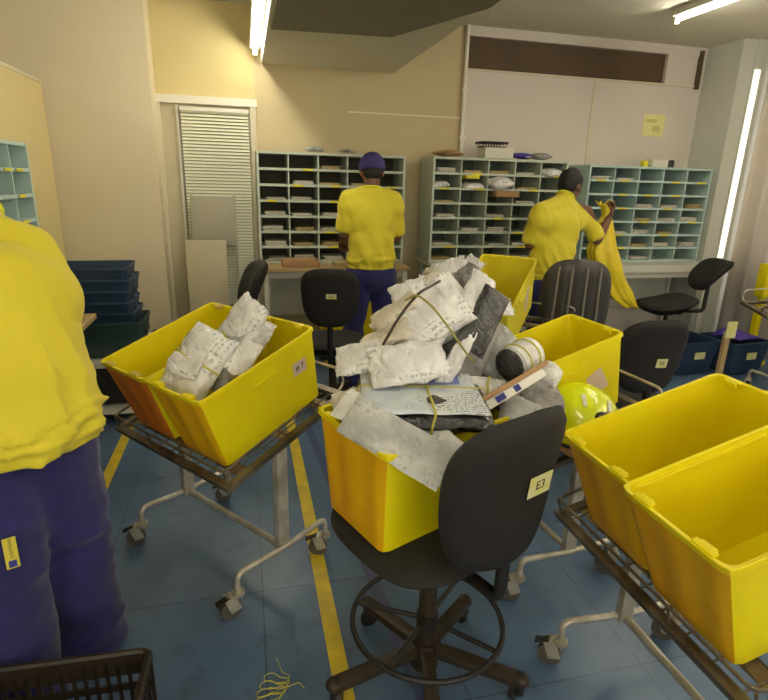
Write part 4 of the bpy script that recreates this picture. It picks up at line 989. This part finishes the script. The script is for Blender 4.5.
    if collar:
        ax = (V['head']-V['neck']).normalized(); c0 = V['neck']+ax*.002; q = ax.to_track_quat('Z', 'Y').to_matrix()
        pts = [c0+q @ Vector((.068*math.cos(a*PI/16), .066*math.sin(a*PI/16), .006*math.sin(a*PI/16)*0)) for a in range(32)]
        c_ = MB().tube(pts, .009, 8, True).build('collar', M['collar'], root); c_['label'] = 'bright lime collar'
    # trousers
    b = MB(); g2 = g2*J.get('tw', (1,))[0]
    b.ball(hips+Vector((0, 0, -.02)), (.178*girth, .135*girth, .13), RM, 28)
    for s in 'LR':
        hj, k, a = V['hip'+s], V['kn'+s], V['an'+s]
        b.cap(hj+Vector((0, 0, .02)), hj*.5+k*.5, .112*g2, .100*g2); b.cap(hj*.5+k*.5, k, .100*g2, .088*g2); b.seg(k, a+Vector((0, 0, .02)), .088*g2, .084*g2, 20); b.seg(a+Vector((0, 0, .02)), a+Vector((0, 0, -.05)), .084*g2, .088*g2, 20)
    b = voxelize(b, .011, 6, .6)
    an = min(V['anL'].z, V['anR'].z)
    wrinkle(b, min(wr, .018)*.8, seed+5, f=6, loose=lambda p: .35+.9*max(0, 1-abs(p.z-.5)/.18)+1.0*max(0, 1-(p.z-an)/.25))
    bmesh.ops.bisect_plane(b.b, geom=b.b.verts[:]+b.b.edges[:]+b.b.faces[:], plane_co=(0, 0, an-.045), plane_no=(0, 0, 1), clear_inner=True)
    tr = b.build('trousers', 'navy_cloth', root, True, 0)
    for s in 'LR':
        a = V['an'+s]; b = MB(); d = (f+rgt*(.12 if s == 'R' else -.12)).normalized(); z = -(a.z) + off.z
        base = Vector((a.x, a.y, 0)); yw = math.atan2(-d.x, d.y); Rm = Matrix.Rotation(yw, 4, 'Z')
        b.ball(base+Vector((0, 0, .05)), (.042, .055, .05), Rm, 18); b.ball(base+d*.10+Vector((0, 0, .042)), (.046, .095, .038), Rm, 18); b.cap(base+Vector((0, 0, .06)), base+Vector((0, 0, .10)), .042)
        b = voxelize(b, .008, 4); bmesh.ops.bisect_plane(b.b, geom=b.b.verts[:]+b.b.edges[:]+b.b.faces[:], plane_co=(0, 0, .012), plane_no=(0, 0, 1), clear_inner=True)
        so = b.build('shoe', 'shoe', root, True, 0)
        sp = [base+Rm.to_3x3() @ Vector((.047*math.sin(t)*(1 if math.cos(t) > 0 else .9), .06+.125*math.cos(t)-.0, .0)) for t in [2*PI*k/24 for k in range(24)]]
        MB().poly(sp, .016).build('sole', 'sole', so, True, 40)
    # eyes
    for s in (-1, 1):
        MB().ball(hp(s*.031, .080, .012), .0115, n=14).build('eye', 'eye_white', root); 
        MB().ball(hp(s*.031, .0885, .012), .0048, n=10).build('iris', 'eye', root)
    # hair
    b = MB(); kk = .95 if cap else 1; b.ball(hp(0, -.008, .036), (.086*kk, .104*kk, .098*kk), HM, 28); b.ball(hp(0, -.038, -.005), (.076*kk, .070*kk, .066), HM, 24)
    b = voxelize(b, .008, 3)
    for v in b.b.verts: v.co += v.normal*.004*noise.noise(v.co*60)
    # cut the hair away from the face
    bmesh.ops.bisect_plane(b.b, geom=b.b.verts[:]+b.b.edges[:]+b.b.faces[:], plane_co=hp(0, .030, .0), plane_no=(fd*.80-hu*.60), clear_outer=True)
    b.build('hair', 'hair', root, True, 0)
    if cap:
        b = MB(); b.ball(hp(0, -.006, .036), (.094, .112, .102), HM, 28)
        bmesh.ops.bisect_plane(b.b, geom=b.b.verts[:]+b.b.edges[:]+b.b.faces[:], plane_co=hp(0, 0, .002), plane_no=hu, clear_inner=True)
        cp = b.build('cap', 'cap', root, True, 0); md = cp.modifiers.new('s', 'SOLIDIFY'); md.thickness = .004
        b = MB(); b.ball(hp(0, .105, .022), (.066, .075, .008), HM, 20); b.build('brim', 'cap', cp)
        MB().ball(hp(0, -.004, .133), .007).build('button', 'cap', cp)
    return root, tr, V
M['tag_label'] = mat('yellow_cloth_label', (206, 190, 60), .7)
M['collar'] = mat('lime_collar', (222, 226, 40), .7)
M['eye_white'] = mat('eye_white', (225, 220, 210), .3)
# worker 1: capped, back to the viewer
wx, wy = .885, 4.02
w1, _, _ = person('person', 'person in a yellow shirt and navy cap, back turned, sorting at the left pigeonhole rack', dict(
    f=(.08, 1, 0), face=(.03, 1, -.25), hips=(wx, wy, .90), chest=(wx-.005, wy+.01, 1.27), neck=(wx+.0, wy+.03, 1.50), head=(wx+.005, wy+.05, 1.61),
    shL=(wx-.165, wy+.02, 1.425), shR=(wx+.165, wy+.02, 1.425), elL=(wx-.195, wy+.03, 1.18), elR=(wx+.205, wy+.05, 1.16), wrL=(wx-.16, wy+.27, 1.10), wrR=(wx+.15, wy+.27, 1.14),
    hipL=(wx-.09, wy, .86), hipR=(wx+.09, wy, .86), knL=(wx-.13, wy+.02, .47), knR=(wx+.12, wy-.01, .47), anL=(wx-.15, wy, .09), anR=(wx+.14, wy-.03, .09)),
    'skin_d', cap=True, seed=3, hem_z=.945, sleeve=.97, girth=.96, wr=.014)
# worker 2: bare head, holds a yellow bag
P = lambda px, py, Y: tuple(wpix(px, py, Y))
w2, _, _ = person('person', 'bare-headed person in a yellow shirt holding up a yellow bag before the middle rack', dict(
    f=(.25, 1, 0), face=(.9, .45, -.30), hips=P(547, 281, 3.80), chest=P(556, 233, 3.86), neck=P(565, 197, 3.92), head=P(570, 186, 3.96),
    shL=P(540, 212, 3.80), shR=P(586, 212, 3.98), elL=P(530, 244, 3.85), elR=P(597, 240, 3.93), wrL=P(548, 258, 4.12), wrR=P(609, 218, 3.97),
    hdR=(.25, .05, .55), hnR=(.8, -.5, -.3), curlR=(1.15, 0, 0),
    hipL=P(539, 290, 3.78), hipR=P(555, 290, 3.86), knL=P(538, 340, 3.80), knR=P(560, 340, 3.88), anL=tuple(Vector(P(538, 388, 3.78)) * Vector((1, 1, 0)) + Vector((0, 0, .09)) if False else (P(538, 340, 3.76)[0]+.02, 3.76, .09)), anR=(P(560, 340, 3.86)[0]+.03, 3.86, .09)),
    'skin_d', cap=False, seed=8, hem_z=wpix(547, 279, 3.8).z, sleeve=.98, girth=.95, wr=.015)
# yellow bag in his hand
rings = [(606, 203, .060, 4.10), (607, 209, .040, 4.10), (607, 216, .034, 4.10), (604, 230, .075, 4.10), (603, 250, .105, 4.09), (607, 270, .115, 4.08), (614, 286, .105, 4.07), (622, 299, .085, 4.06), (631, 307, .05, 4.06)]
b = MB(); prev = None; n = 64; NR = 40
def interp(t):
    k = min(len(rings)-2, int(t)); u = t-k; u = u*u*(3-2*u); return [rings[k][i]*(1-u)+rings[k+1][i]*u for i in range(4)]
for i in range(NR+1):
    px, py, r, Y = interp(i/NR*(len(rings)-1)); c = wpix(px, py, Y); ring = []
    for j in range(n):
        a = 2*PI*j/n; fold = 1+.16*math.sin(a*5+i*.05)+.10*math.sin(a*9+1+i*.1)+.25*noise.noise(Vector((math.cos(a)*1.5, math.sin(a)*1.5, i*.12)))
        ring.append(b.b.verts.new(c+Vector((math.cos(a)*r*fold*1.15, math.sin(a)*r*fold*.6, .01*math.sin(a*3)+(.02*math.sin(a*7) if i == 0 else 0)))))
    if prev:
        for j in range(n): b.b.faces.new((prev[j], prev[(j+1) % n], ring[(j+1) % n], ring[j]))
    prev = ring
b.b.faces.new(prev)
tag(b.build('plastic_bag', 'bag', None, True, 0), 'long gathered yellow bag hanging from the hand of the bare-headed worker', 'bag')
# worker 3: large, bending at the left edge
w3, tr3, V3 = person('person', 'person in yellow shirt and navy trousers bending at the left edge, back to the viewer', dict(
    f=(-.55, .84, 0), face=(-.6, .6, -.6), hips=(-.655, 1.60, .90), chest=(-.69, 1.73, 1.17), neck=(-.76, 1.87, 1.43), head=(-.85, 2.02, 1.535),
    shL=(-.88, 1.70, 1.31), shR=(-.61, 1.83, 1.33), elL=(-.96, 1.84, 1.07), elR=(-.72, 2.06, 1.10), wrL=(-.99, 2.05, 1.0), wrR=(-.86, 2.20, 1.0),
    hipL=(-.725, 1.55, .84), hipR=(-.60, 1.64, .84), knL=(-.70, 1.50, .47), knR=(-.585, 1.69, .47), anL=(-.70, 1.47, .09), anR=(-.58, 1.70, .09), tw=(1.06,), sg=(1.20,)),
    'skin', cap=False, seed=14, hem_z=.83, sleeve=.98, girth=1.02, wr=.017)

# thigh label: yellow tag with a blue emblem and vertical lettering
tc_ = Vector(wpix(11, 553, 1.40))
tl = MB().box((0, 0, 0), (.030, .082, .0016), bev=.0006).build('thigh_label', 'tag_label', tr3, False)
tl.matrix_local = Matrix.Translation(tc_-w3.location) @ frame(toC(tc_)*Vector((1, 1, .35)))
tl['label'] = 'small yellow cloth label with vertical dark lettering and a blue emblem'
text_mesh('label_lettering', 'correios', .0155, 'ink', tl, Matrix.Translation((0, .013, .0012)) @ Matrix.Rotation(RAD(90), 4, 'Z'), .0002)
MB().box((0, -.029, .0012), (.018, .018, .0006)).build('emblem', 'ink_b', tl, False)
#ENDPEOPLE#
# daylight panes and sills added in the unseen back wall as frontal fill
for k, x in enumerate((-1.6, .6, 2.8)):
    sbox('window_%d' % (k+3), (x-.8, -3.49, 1.1), (x+.8, -3.46, 2.4), 'daylight')
    sbox('trim_%d' % (20+k), (x-.84, -3.48, 1.04), (x+.84, -3.44, 1.10), 'trim_white')
# ------------------------------------------------------------------ light and view
w = bpy.data.worlds.new('world'); S.world = w; w.use_nodes = True
w.node_tree.nodes['Background'].inputs[0].default_value = (.9, .95, 1, 1); w.node_tree.nodes['Background'].inputs[1].default_value = .0
S.view_settings.view_transform = 'Standard'; S.view_settings.look = 'None'; S.view_settings.gamma = 1
S.view_settings.exposure = 0.95
S.cycles.max_bounces = 8; S.cycles.diffuse_bounces = 4; S.cycles.sample_clamp_indirect = 4
S.cycles.use_denoising = True
